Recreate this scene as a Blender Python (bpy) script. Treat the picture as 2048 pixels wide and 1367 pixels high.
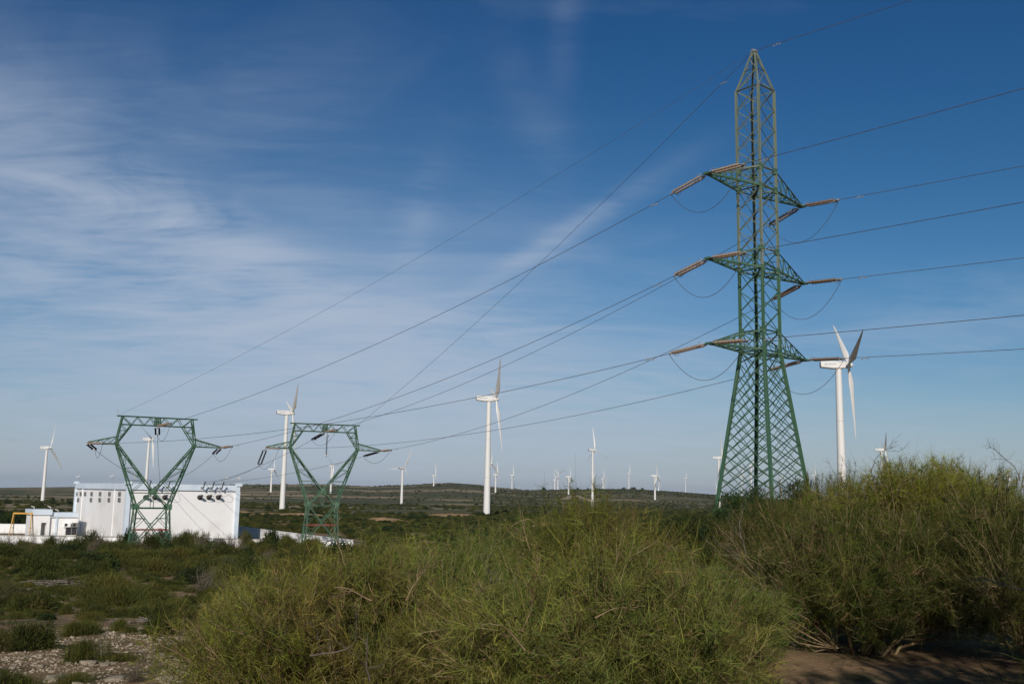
import bpy, math, random
import numpy as np
from mathutils import Vector, Matrix

# ------------------------------------------------------------------ camera, sky, sun, exposure
S = bpy.context.scene
for o in list(bpy.data.objects): bpy.data.objects.remove(o)
COL = S.collection
F = 1991.0                      # focal length in pixels of the 2048 px wide photograph
CX, CY = 1024.0, 683.5
TH = math.atan(303 / F); RO = math.radians(0.95)
EYE = Vector((0, 0, 1.7))
fw = Vector((0, math.cos(TH), math.sin(TH)))
r0 = Vector((1, 0, 0)); u0 = Vector((0, -math.sin(TH), math.cos(TH)))
rt = r0 * math.cos(RO) + u0 * math.sin(RO)
up = -r0 * math.sin(RO) + u0 * math.cos(RO)
cam_d = bpy.data.cameras.new('camera'); cam = bpy.data.objects.new('camera', cam_d); COL.objects.link(cam)
cam_d.sensor_width = 36; cam_d.lens = 36 * F / 2048
cam_d.clip_start = 0.1; cam_d.clip_end = 30000
m3 = Matrix((rt, up, -fw)).transposed()
cam.matrix_world = Matrix.Translation(EYE) @ m3.to_4x4()
S.camera = cam

SUN_AZ = math.radians(-3)       # sun behind the camera, a little to the right
SUN_EL = math.radians(27)
sdir = Vector((math.sin(SUN_AZ) * math.cos(SUN_EL), -math.cos(SUN_AZ) * math.cos(SUN_EL), math.sin(SUN_EL)))
sl = bpy.data.lights.new('sun', 'SUN'); so = bpy.data.objects.new('sun', sl); COL.objects.link(so)
sl.energy = 3.7; sl.angle = math.radians(0.53); sl.color = (1.0, 0.93, 0.84)
so.rotation_euler = (-sdir).to_track_quat('-Z', 'Y').to_euler()
so.location = (0, -20, 60)

W = bpy.data.worlds.new('World'); S.world = W; W.use_nodes = True
wn = W.node_tree.nodes; wl = W.node_tree.links; wn.clear()

HAZE = 0.00004
RAW = False
CURVES = [[(0, 0), (.109, .015), (.165, .030), (.262, .064), (.38, .145), (.50, .25), (.62, .34), (1, .5)],
          [(0, 0), (.188, .080), (.28, .137), (.42, .234), (.54, .325), (.64, .41), (1, .6)],
          [(0, 0), (.155, .07), (.33, .225), (.45, .32), (.59, .45), (.66, .51), (.72, .56), (1, .78)]]
def build_world():
    out = wn.new('ShaderNodeOutputWorld'); bg = wn.new('ShaderNodeBackground'); bg.inputs[1].default_value = 0.085
    sky = wn.new('ShaderNodeTexSky'); sky.sky_type = 'NISHITA'; sky.sun_disc = False
    sky.sun_elevation = SUN_EL; sky.sun_rotation = math.pi - SUN_AZ
    sky.air_density = 1.0; sky.dust_density = 0.6; sky.ozone_density = 2.2; sky.altitude = 50
    hs = wn.new('ShaderNodeHueSaturation'); hs.inputs['Saturation'].default_value = 1.0; hs.inputs['Value'].default_value = 1.0
    ga = wn.new('ShaderNodeVectorMath'); ga.operation = 'SCALE'; ga.inputs[3].default_value = 0.085; wl.new(sky.outputs[0], ga.inputs[0])
    cv = wn.new('ShaderNodeRGBCurve')      # contrast of a clear, partly polarised sky
    for ch, pts in enumerate(CURVES):
        c = cv.mapping.curves[ch]
        c.points[0].location = pts[0]; c.points[1].location = pts[-1]
        for p in pts[1:-1]: c.points.new(*p)
        for p in c.points: p.handle_type = 'AUTO_CLAMPED'
    cv.mapping.update(); wl.new(ga.outputs[0], cv.inputs['Color'])
    if RAW: wl.new(ga.outputs[0], hs.inputs['Color'])
    else: wl.new(cv.outputs[0], hs.inputs['Color'])
    tc = wn.new('ShaderNodeTexCoord'); sep = wn.new('ShaderNodeSeparateXYZ'); wl.new(tc.outputs['Generated'], sep.inputs[0])
    def M(op, a, b=None, c=None, clamp=False):
        n = wn.new('ShaderNodeMath'); n.operation = op; n.use_clamp = clamp
        for i, v in enumerate((a, b, c)):
            if v is None: continue
            if isinstance(v, (int, float)): n.inputs[i].default_value = v
            else: wl.new(v, n.inputs[i])
        return n.outputs[0]
    X, Y, Z = sep.outputs
    # a high thin cloud sheet: project the direction on a plane
    den = M('ADD', M('MAXIMUM', Z, 0.0), 0.10)
    px = M('DIVIDE', X, den); py = M('DIVIDE', Y, den)
    cb = wn.new('ShaderNodeCombineXYZ'); wl.new(px, cb.inputs[0]); wl.new(py, cb.inputs[1])
    def noise(rot, scl, detail, rough, dist, off):
        mp = wn.new('ShaderNodeMapping'); mp.inputs['Rotation'].default_value = (0, 0, math.radians(rot))
        mp.inputs['Scale'].default_value = scl; mp.inputs['Location'].default_value = off
        wl.new(cb.outputs[0], mp.inputs[0])
        n = wn.new('ShaderNodeTexNoise'); n.inputs['Scale'].default_value = 1; n.inputs['Detail'].default_value = detail
        n.inputs['Roughness'].default_value = rough; n.inputs['Distortion'].default_value = dist
        wl.new(mp.outputs[0], n.inputs[0]); return n.outputs[0]
    n1 = noise(-28, (1.1, 1.9, 1), 10, 0.55, 1.5, (3.1, 0.4, 0))
    n2 = noise(-22, (2.6, 9.0, 1), 10, 0.60, 1.6, (1.3, 7.4, 0))
    n3 = noise(10, (0.35, 0.5, 1), 3, 0.5, 0.5, (5.3, 2.4, 0))
    # broad regions where the cirrus thickens (directions of the real cloud banks)
    def ray(x, y):
        return (fw + rt * ((x - CX) / F) + up * (-(y - CY) / F)).normalized()
    def blob(x0, y0, wx, wy, ang, amp):
        d = ray(x0, y0); ca, sa = math.cos(math.radians(ang)), math.sin(math.radians(ang))
        ex = Vector((d.y, -d.x, 0)).normalized(); ez = ex.cross(d).normalized()
        a = ex * ca + ez * sa; b = -ex * sa + ez * ca
        def dot(v):
            n = wn.new('ShaderNodeVectorMath'); n.operation = 'DOT_PRODUCT'
            wl.new(tc.outputs['Generated'], n.inputs[0]); n.inputs[1].default_value = v; return n.outputs['Value']
        qa = M('POWER', M('ABSOLUTE', M('DIVIDE', dot(a), wx / F)), 2.0)
        qb = M('POWER', M('ABSOLUTE', M('DIVIDE', dot(b), wy / F)), 2.0)
        front = M('GREATER_THAN', dot(d), 0.0)
        g = M('EXPONENT', M('MULTIPLY', M('ADD', qa, qb), -1.0))
        return M('MULTIPLY', M('MULTIPLY', g, front), amp)
    blobs = [(100, 300, 330, 60, -22, .42), (120, 400, 330, 55, -14, .65), (460, 640, 540, 100, -10, 1.15), (760, 620, 230, 50, -6, .4), (500, 500, 300, 50, -28, .75),
             (330, 440, 130, 30, -22, .5), (80, 190, 240, 150, 0, .30), (520, 180, 260, 130, 30, .16), (600, 800, 760, 110, 0, .45), (1110, 480, 210, 22, 32, .62),
             (835, 450, 38, 120, -14, .26), (1075, 240, 50, 150, 28, .12), (1130, 60, 30, 110, -4, .13), (1900, 640, 420, 70, 6, .30), (130, 365, 150, 26, -12, .6)]
    tot = None
    for b in blobs:
        g = blob(*b); tot = g if tot is None else M('ADD', tot, g)
    wisp = M('ADD', M('MULTIPLY', n1, 0.74), M('MULTIPLY', n2, 0.26))
    w1 = M('MULTIPLY', M('SUBTRACT', wisp, 0.36, clamp=True), 3.4, clamp=True)
    base = M('MULTIPLY', M('SUBTRACT', M('ADD', M('MULTIPLY', n3, .5), M('MULTIPLY', n1, .5)), 0.50, clamp=True), 0.8, clamp=True)
    veil = M('MULTIPLY', blob(620, 790, 640, 300, -4, 1.0), M('ADD', M('MULTIPLY', w1, .62), .42))
    dens = M('ADD', M('MULTIPLY', tot, M('ADD', M('MULTIPLY', w1, 0.72), 0.10)), M('ADD', M('MULTIPLY', base, .6), veil))
    dens = M('SUBTRACT', 1.0, M('EXPONENT', M('MULTIPLY', dens, -1.45)))
    horizon = M('MULTIPLY', M('EXPONENT', M('MULTIPLY', M('ABSOLUTE', Z), -14.0)), 0.72)
    dens = M('MULTIPLY', M('SUBTRACT', M('ADD', dens, horizon), M('MULTIPLY', dens, horizon)), 0.93, clamp=True)
    # the cloud brightens what it covers, less high up
    mix = wn.new('ShaderNodeMix'); mix.data_type = 'RGBA'
    wl.new(dens, mix.inputs[0]); wl.new(hs.outputs[0], mix.inputs[6])
    mix.inputs[7].default_value = (0.43, 0.50, 0.62, 1)
    un = wn.new('ShaderNodeVectorMath'); un.operation = 'SCALE'; un.inputs[3].default_value = 1 / 0.085
    wl.new(hs.outputs[0] if RAW else mix.outputs[2], un.inputs[0]); wl.new(un.outputs[0], bg.inputs[0]); wl.new(bg.outputs[0], out.inputs[0])
build_world()

S.view_settings.view_transform = 'Standard'; S.view_settings.look = 'None'
S.view_settings.exposure = 0.0; S.view_settings.gamma = 1; S.view_settings.use_curve_mapping = False
S.render.engine = 'CYCLES'

rnd = random.Random(7)

# ------------------------------------------------------------------ pixel helpers (photo coordinates -> places in the world)
def ray_dir(x, y):
    return fw + rt * ((x - CX) / F) - up * ((y - CY) / F)
def P(x, y, depth):
    return EYE + ray_dir(x, y) * depth
def proj(p):
    v = Vector(p) - EYE; d = v.dot(fw)
    return (CX + F * v.dot(rt) / d, CY - F * v.dot(up) / d)
def z_at(xy, ypx):
    lo, hi = -60.0, 120.0
    for _ in range(50):
        mid = (lo + hi) / 2
        if proj((xy[0], xy[1], mid))[1] > ypx: lo = mid
        else: hi = mid
    return (lo + hi) / 2

# ------------------------------------------------------------------ terrain function
def smooth(a, b, x):
    t = np.clip((x - a) / (b - a), 0, 1); return t * t * (3 - 2 * t)
LD = [0, 6, 10, 20, 40, 80, 130, 150, 200, 300, 470, 700, 1000, 1500, 2600, 9000]
LZ = [-1.7, -1.78, -2.02, -2.9, -4.4, -6.3, -7.9, -8.9, -9.4, -9.7, -10.6, -12.2, -14, -16, -18, -40]
RD = [0, 12, 40, 80, 120, 200, 330, 470, 700, 1000, 1500, 2600, 9000]
RZ = [-1.7, -1.7, -1.7, -1.95, -3.0, -6.0, -9.4, -10.6, -12.2, -14, -16, -18, -40]
ridge_x = [-400, 0, 150, 475, 640, 740, 800, 900, 960, 1000, 1060, 1140, 1250, 1330, 1430, 1530, 1700, 2048, 2500]
ridge_y = [971, 975, 973, 968.5, 968, 972, 970, 965, 969, 975.5, 980, 978, 978, 982, 989.5, 997, 1003, 1010, 1012]
def ridge_table():
    az, el = [], []
    for x, y in zip(ridge_x, ridge_y):
        d = ray_dir(x, y); az.append(math.atan2(d.x, d.y)); el.append(d.z / math.hypot(d.x, d.y))
    return az, el
RAZ, REL = ridge_table()
def vnoise(x, y, f, s):
    return (np.sin(x * f * 1.0 + s) * np.cos(y * f * 1.13 + s * 2.1) + 0.6 * np.sin(x * f * 2.3 + y * f * 1.7 + s * 3.3)
            + 0.35 * np.cos(x * f * 4.1 - y * f * 3.7 + s * 1.7)) / 1.95
def terrain(x, y):
    x = np.asarray(x, float); y = np.asarray(y, float)
    d = np.hypot(x, y); az = np.arctan2(x, y)
    w = smooth(0.02, 0.22, az) * (1 - smooth(2.0, 2.8, np.abs(az)))
    w = np.where(az < 0, smooth(1.6, 2.6, -az), w)
    z = np.interp(d, LD, LZ) * (1 - w) + np.interp(d, RD, RZ) * w
    e = np.interp(az, RAZ, REL)
    top = e * 2400.0
    lift = smooth(1050, 2400, d) * (1 - 0.8 * smooth(2500, 4200, d))
    z = z * (1 - lift) + top * lift
    z = z + vnoise(x, y, 0.9, 1.0) * 0.05 * smooth(3, 9, d) + vnoise(x, y, 0.13, 4.0) * 0.28 * smooth(14, 50, d) \
        + vnoise(x, y, 0.02, 2.0) * 0.9 * smooth(180, 500, d) * (1 - smooth(2100, 2400, d))
    # levelled ground of the compound
    c = np.exp(-(((x + 70) / 45) ** 4 + ((y - 175) / 34) ** 4))
    z = z * (1 - c) + (-9.0) * c
    return z + 1.7
def tz(x, y): return float(terrain(x, y))

# ------------------------------------------------------------------ materials
def new_mat(name):
    m = bpy.data.materials.new(name); m.use_nodes = True
    nt = m.node_tree; b = nt.nodes['Principled BSDF']
    return m, nt, b
def noise_mat(name, c1, c2, scale, rough=0.8, detail=5, bump=0.0, c3=None, scale3=None, lo=0.4, hi=0.6, spec=0.3, metallic=0.0, bscale=None):
    m, nt, b = new_mat(name); N = nt.nodes; L = nt.links
    tc = N.new('ShaderNodeTexCoord'); n = N.new('ShaderNodeTexNoise'); n.inputs['Scale'].default_value = scale; n.inputs['Detail'].default_value = detail
    L.new(tc.outputs['Object'], n.inputs[0])
    r = N.new('ShaderNodeValToRGB'); r.color_ramp.elements[0].position = lo; r.color_ramp.elements[1].position = hi
    r.color_ramp.elements[0].color = (*c1, 1); r.color_ramp.elements[1].color = (*c2, 1)
    L.new(n.outputs[0], r.inputs[0]); col = r.outputs[0]
    if c3:
        n3 = N.new('ShaderNodeTexNoise'); n3.inputs['Scale'].default_value = scale3; n3.inputs['Detail'].default_value = 7
        L.new(tc.outputs['Object'], n3.inputs[0])
        r3 = N.new('ShaderNodeValToRGB'); r3.color_ramp.elements[0].position = .56; r3.color_ramp.elements[1].position = .68
        L.new(n3.outputs[0], r3.inputs[0]); mx = N.new('ShaderNodeMix'); mx.data_type = 'RGBA'
        L.new(r3.outputs[0], mx.inputs[0]); L.new(col, mx.inputs[6]); mx.inputs[7].default_value = (*c3, 1); col = mx.outputs[2]
    L.new(col, b.inputs['Base Color']); b.inputs['Roughness'].default_value = rough
    b.inputs['Specular IOR Level'].default_value = spec; b.inputs['Metallic'].default_value = metallic
    if bump:
        n2 = N.new('ShaderNodeTexNoise'); n2.inputs['Scale'].default_value = bscale or scale * 3; n2.inputs['Detail'].default_value = 6
        L.new(tc.outputs['Object'], n2.inputs[0])
        bp = N.new('ShaderNodeBump'); bp.inputs['Strength'].default_value = bump; bp.inputs['Distance'].default_value = 0.05
        L.new(n2.outputs[0], bp.inputs['Height']); L.new(bp.outputs[0], b.inputs['Normal'])
    return m
def foliage_mat(name, trans=0.22):
    m, nt, b = new_mat(name); N = nt.nodes; L = nt.links
    at = N.new('ShaderNodeAttribute'); at.attribute_name = 'tint'
    oi = N.new('ShaderNodeObjectInfo')
    hv = N.new('ShaderNodeHueSaturation')
    mr = N.new('ShaderNodeMapRange'); mr.inputs[3].default_value = 0.92; mr.inputs[4].default_value = 1.38; hv.inputs['Saturation'].default_value = 1.22
    mh = N.new('ShaderNodeMapRange'); mh.inputs[3].default_value = 0.485; mh.inputs[4].default_value = 0.512
    fr = N.new('ShaderNodeMath'); fr.operation = 'MULTIPLY'; fr.inputs[1].default_value = 7.31
    ff = N.new('ShaderNodeMath'); ff.operation = 'FRACT'
    L.new(oi.outputs['Random'], mr.inputs[0]); L.new(oi.outputs['Random'], fr.inputs[0]); L.new(fr.outputs[0], ff.inputs[0]); L.new(ff.outputs[0], mh.inputs[0])
    L.new(at.outputs['Color'], hv.inputs['Color']); L.new(mr.outputs[0], hv.inputs['Value']); L.new(mh.outputs[0], hv.inputs['Hue'])
    L.new(hv.outputs[0], b.inputs['Base Color']); b.inputs['Roughness'].default_value = 0.7; b.inputs['Specular IOR Level'].default_value = 0.12
    tr = N.new('ShaderNodeBsdfTranslucent'); L.new(hv.outputs[0], tr.inputs[0])
    mx = N.new('ShaderNodeMixShader'); mx.inputs[0].default_value = trans
    L.new(b.outputs[0], mx.inputs[1]); L.new(tr.outputs[0], mx.inputs[2]); L.new(mx.outputs[0], N['Material Output'].inputs[0])
    return m

M_green = noise_mat('green_paint', (0.040, 0.102, 0.058), (0.072, 0.145, 0.088), 1.3, rough=0.5, spec=0.4, c3=(0.13, 0.18, 0.11), scale3=2.2)
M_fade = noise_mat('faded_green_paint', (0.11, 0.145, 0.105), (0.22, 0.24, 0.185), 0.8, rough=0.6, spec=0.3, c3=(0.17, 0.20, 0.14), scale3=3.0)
M_red = noise_mat('rusty_red_paint', (0.25, 0.05, 0.04), (0.36, 0.13, 0.10), 3)
M_galv = noise_mat('galvanised_steel', (0.30, 0.30, 0.30), (0.42, 0.41, 0.40), 4, rough=0.5, metallic=0.3)
M_ins = noise_mat('brown_insulator_glaze', (0.115, 0.075, 0.052), (0.18, 0.12, 0.083), 3, rough=0.3, spec=0.6)
M_inspale = noise_mat('pale_brown_insulator_glaze', (0.21, 0.15, 0.105), (0.29, 0.215, 0.155), 3, rough=0.35, spec=0.5)
M_insdark = noise_mat('dark_insulator_glaze', (0.035, 0.03, 0.035), (0.06, 0.05, 0.05), 3, rough=0.3, spec=0.6)
M_wire = noise_mat('weathered_cable', (0.06, 0.05, 0.05), (0.10, 0.09, 0.085), 2, rough=0.6)
M_white = noise_mat('white_turbine_paint', (0.66, 0.645, 0.61), (0.72, 0.70, 0.665), 0.15, rough=0.45, spec=0.4, lo=.3, hi=.7)
M_logo = noise_mat('blue_grey_logo_paint', (0.22, 0.30, 0.42), (0.26, 0.34, 0.46), 1)
M_wall = noise_mat('white_render', (0.81, 0.80, 0.79), (0.84, 0.835, 0.825), 0.35, rough=0.9, bump=0.25, bscale=3, c3=(0.76, 0.745, 0.725), scale3=0.22, lo=.3, hi=.7)
M_blue = noise_mat('pale_blue_render', (0.57, 0.66, 0.75), (0.64, 0.715, 0.79), 0.6, rough=0.85)
M_louv = noise_mat('grey_louvre', (0.16, 0.16, 0.155), (0.22, 0.215, 0.20), 3)
M_dark = noise_mat('dark_recess', (0.03, 0.03, 0.032), (0.045, 0.045, 0.05), 2)
M_roof_and_shade = noise_mat('grey_screed_and_coping_shade', (0.32, 0.31, 0.29), (0.42, 0.40, 0.37), 0.6)  # roof and footings, also the painted shadow line of the coping
M_yellow = noise_mat('yellow_paint', (0.50, 0.27, 0.05), (0.60, 0.35, 0.08), 2, rough=0.5)
M_bark = noise_mat('tan_broom_bark', (0.15, 0.105, 0.055), (0.30, 0.22, 0.12), 9, rough=0.85)
M_barkdark = noise_mat('grey_brown_bark', (0.07, 0.055, 0.04), (0.14, 0.11, 0.085), 9, rough=0.9)
M_deadwood = noise_mat('weathered_dead_wood', (0.09, 0.075, 0.06), (0.20, 0.17, 0.14), 9, rough=0.9)
M_stone = noise_mat('pale_limestone', (0.25, 0.195, 0.135), (0.42, 0.355, 0.26), 5, rough=0.95, bump=0.5, bscale=14)
M_leaf = foliage_mat('foliage')

def ground_mat():
    m, nt, b = new_mat('ground_soil'); N = nt.nodes; L = nt.links
    g = N.new('ShaderNodeNewGeometry')
    def noise(s, det=8, rough=.55, off=0):
        mp = N.new('ShaderNodeMapping'); mp.inputs['Location'].default_value = (off, off * .7, 0); L.new(g.outputs['Position'], mp.inputs[0])
        n = N.new('ShaderNodeTexNoise'); n.inputs['Scale'].default_value = s; n.inputs['Detail'].default_value = det; n.inputs['Roughness'].default_value = rough
        L.new(mp.outputs[0], n.inputs[0]); return n.outputs[0]
    def ramp(v, a, b_, ca=(0, 0, 0), cb=(1, 1, 1)):
        r = N.new('ShaderNodeValToRGB'); r.color_ramp.elements[0].position = a; r.color_ramp.elements[1].position = b_
        r.color_ramp.elements[0].color = (*ca, 1); r.color_ramp.elements[1].color = (*cb, 1); L.new(v, r.inputs[0]); return r.outputs[0]
    def mix(f, a, b_):
        x = N.new('ShaderNodeMix'); x.data_type = 'RGBA'
        for i, v in ((0, f), (6, a), (7, b_)):
            if isinstance(v, tuple): x.inputs[i].default_value = (*v, 1)
            elif isinstance(v, float): x.inputs[i].default_value = v
            else: L.new(v, x.inputs[i])
        return x.outputs[2]
    soil = ramp(noise(1.4), .35, .68, (0.18, 0.11, 0.055), (0.32, 0.20, 0.105))
    fine = ramp(noise(14, 6, .7), .35, .7, (0.13, 0.09, 0.052), (0.38, 0.29, 0.18))
    near = mix(0.4, soil, fine)
    litter = ramp(noise(.8, 9, .65, 3.0), .50, .62)
    near = mix(litter, near, (0.085, 0.075, 0.036))
    # far off: mottled scrub with bare tan bands
    scrub = ramp(noise(.06, 10, .7), .35, .65, (0.045, 0.052, 0.022), (0.105, 0.102, 0.046))
    mp = N.new('ShaderNodeMapping'); mp.inputs['Scale'].default_value = (.35, 1.0, 1); L.new(g.outputs['Position'], mp.inputs[0])
    nb = N.new('ShaderNodeTexNoise'); nb.inputs['Scale'].default_value = .009; nb.inputs['Detail'].default_value = 9; nb.inputs['Roughness'].default_value = .68
    L.new(mp.outputs[0], nb.inputs[0])
    bare = ramp(nb.outputs[0], .50, .56)
    sep = N.new('ShaderNodeSeparateXYZ'); L.new(g.outputs['Position'], sep.inputs[0])
    mr = N.new('ShaderNodeMapRange'); mr.inputs[1].default_value = 900; mr.inputs[2].default_value = -400; L.new(sep.outputs[0], mr.inputs[0])
    mm = N.new('ShaderNodeMath'); mm.operation = 'MULTIPLY'; L.new(bare, mm.inputs[0]); L.new(mr.outputs[0], mm.inputs[1])
    far = mix(mm.outputs[0], scrub, (0.31, 0.235, 0.145))
    ln = N.new('ShaderNodeVectorMath'); ln.operation = 'LENGTH'; L.new(g.outputs['Position'], ln.inputs[0])
    fr = N.new('ShaderNodeMapRange'); fr.inputs[1].default_value = 150; fr.inputs[2].default_value = 700; L.new(ln.outputs['Value'], fr.inputs[0])
    L.new(mix(fr.outputs[0], near, far), b.inputs['Base Color'])
    b.inputs['Roughness'].default_value = 0.95; b.inputs['Specular IOR Level'].default_value = 0.1
    bp = N.new('ShaderNodeBump'); bp.inputs['Strength'].default_value = .6; bp.inputs['Distance'].default_value = .04
    L.new(noise(9, 8, .65), bp.inputs['Height']); L.new(bp.outputs[0], b.inputs['Normal'])
    return m
M_ground = ground_mat()

# ------------------------------------------------------------------ mesh helpers
def mesh_np(name, verts, faces_list, mats, tint=None, smooth_=False, mat_idx=None):
    """verts (n,3); faces_list: list of integer arrays (m,k)"""
    me = bpy.data.meshes.new(name)
    verts = np.ascontiguousarray(verts, np.float32)
    me.vertices.add(len(verts)); me.vertices.foreach_set('co', verts.ravel())
    tot = sum(len(f) for f in faces_list); loops = np.concatenate([f.ravel() for f in faces_list]).astype(np.int32)
    sizes = np.concatenate([np.full(len(f), f.shape[1], np.int32) for f in faces_list])
    starts = np.concatenate([[0], np.cumsum(sizes)[:-1]]).astype(np.int32)
    me.loops.add(len(loops)); me.loops.foreach_set('vertex_index', loops)
    me.polygons.add(tot); me.polygons.foreach_set('loop_start', starts); me.polygons.foreach_set('loop_total', sizes)
    if mat_idx is not None: me.polygons.foreach_set('material_index', np.asarray(mat_idx, np.int32))
    if smooth_: me.polygons.foreach_set('use_smooth', np.ones(tot, bool))
    for m in (mats if isinstance(mats, (list, tuple)) else [mats]): me.materials.append(m)
    if tint is not None:
        a = me.attributes.new('tint', 'FLOAT_COLOR', 'POINT')
        c = np.ones((len(verts), 4), np.float32); c[:, :3] = tint; a.data.foreach_set('color', c.ravel())
    me.update(calc_edges=True); me.validate()
    return me
class MB:
    def __init__(s): s.v = []; s.f = []
    def add(s, v, f):
        o = len(s.v); s.v += [tuple(x) for x in v]; s.f += [tuple(i + o for i in q) for q in f]
    def box(s, c, size, rot=None):
        c = Vector(c); hx, hy, hz = (k / 2 for k in size); v = []
        for x in (-hx, hx):
            for y in (-hy, hy):
                for z in (-hz, hz):
                    q = Vector((x, y, z)); v.append(c + (rot @ q if rot else q))
        s.add(v, [(0, 1, 3, 2), (4, 6, 7, 5), (0, 4, 5, 1), (2, 3, 7, 6), (0, 2, 6, 4), (1, 5, 7, 3)])
    def tube(s, pts, rad, n=6, cap=True):
        pts = [Vector(p) for p in pts]; rings = []
        for i, p in enumerate(pts):
            t = (pts[min(i + 1, len(pts) - 1)] - pts[max(i - 1, 0)])
            t = t.normalized() if t.length > 1e-9 else Vector((0, 0, 1))
            a = Vector((0, 0, 1)) if abs(t.z) < .9 else Vector((1, 0, 0))
            x = t.cross(a).normalized(); y = t.cross(x)
            r = rad[i] if isinstance(rad, (list, tuple)) else rad
            rings.append([p + x * (r * math.cos(2 * math.pi * k / n)) + y * (r * math.sin(2 * math.pi * k / n)) for k in range(n)])
        v = [q for r in rings for q in r]; f = []
        for i in range(len(pts) - 1):
            for k in range(n):
                k2 = (k + 1) % n; f.append((i * n + k, i * n + k2, (i + 1) * n + k2, (i + 1) * n + k))
        if cap: f += [tuple(range(n - 1, -1, -1)), tuple((len(pts) - 1) * n + k for k in range(n))]
        s.add(v, f)
    def mesh(s, name, mat, smooth_=False):
        me = bpy.data.meshes.new(name); me.from_pydata(s.v, [], s.f); me.materials.append(mat)
        if smooth_: me.polygons.foreach_set('use_smooth', [True] * len(me.polygons))
        me.update(); return me
def ob(name, me, parent=None, loc=None, mat=None):
    o = bpy.data.objects.new(name, me); COL.objects.link(o)
    if parent: o.parent = parent
    if mat is not None: o.matrix_local = mat
    elif loc is not None: o.location = loc
    return o
def empty(name, loc, rz=0.0):
    o = bpy.data.objects.new(name, None); COL.objects.link(o); o.location = loc; o.rotation_euler = (0, 0, rz); o.empty_display_size = .5; return o
def tag(o, label, cat, group=None, kind=None):
    if label: o['label'] = label
    if cat: o['category'] = cat
    if group: o['group'] = group
    if kind: o['kind'] = kind
    return o
def copy_tree(o, parent=None, sub=True):
    c = o.copy(); COL.objects.link(c)
    if parent: c.parent = parent
    for ch in o.children: copy_tree(ch, c)
    return c

# L-section bar of unit length along z, shared by all lattice members
def angle_bar(name, mat):
    t = 0.16; pts = [(0, 0), (1, 0), (1, t), (t, t), (t, 1), (0, 1)]
    v = [(x - .35, y - .35, z) for z in (0, 1) for x, y in pts]
    f = [(i, (i + 1) % 6, 6 + (i + 1) % 6, 6 + i) for i in range(6)] + [(0, 3, 2, 1), (0, 5, 4, 3), (6, 7, 8, 9), (6, 9, 10, 11)]
    me = bpy.data.meshes.new(name); me.from_pydata(v, [], f); me.materials.append(mat); me.update(); return me
def bar_matrix(a, b, w, ref=None):
    a = Vector(a); b = Vector(b); d = b - a; L = d.length; z = d / L
    r = Vector(ref) if ref is not None else (Vector((0, 0, 1)) if abs(z.z) < .8 else Vector((1, 0, 0)))
    x = r - z * r.dot(z)
    if x.length < 1e-4: x = Vector((0, 1, 0)) - z * z.y
    x.normalize(); y = z.cross(x)
    m = Matrix((x * w, y * w, z * L)).transposed().to_4x4(); m.translation = a; return m
BAR_G = angle_bar('angle_bar', M_green); BAR_F = angle_bar('faded_angle_bar', M_fade); BAR_R = angle_bar('red_angle_bar', M_red); BAR_Y = angle_bar('yellow_bar', M_yellow)
def bar(name, a, b, w, parent, me=None, ref=None):
    return ob(name, me or BAR_G, parent, mat=bar_matrix(a, b, w, ref))

# ------------------------------------------------------------------ ground
def make_ground():
    rad = np.concatenate([[0.0], np.geomspace(1.0, 12000, 330)])
    front = np.linspace(-0.62, 0.62, 420); back = np.linspace(0.62, 2 * math.pi - 0.62, 140)[1:-1]
    az = np.concatenate([front, back]); na = len(az)
    A, R = np.meshgrid(az, rad); X = R * np.sin(A); Y = R * np.cos(A); Z = terrain(X, Y)
    X[0] = 0; Y[0] = 0
    # low uneven brush profile on the skyline ridge
    v = np.stack([X, Y, Z], -1).reshape(-1, 3)
    i, j = np.meshgrid(np.arange(len(rad) - 1), np.arange(na), indexing='ij'); j2 = (j + 1) % na
    f = np.stack([i * na + j, i * na + j2, (i + 1) * na + j2, (i + 1) * na + j], -1).reshape(-1, 4)[:, ::-1]
    me = mesh_np('ground', v, [f], M_ground, smooth_=True)
    o = ob('ground', me); o['kind'] = 'structure'; return o
ground = make_ground()

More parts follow.
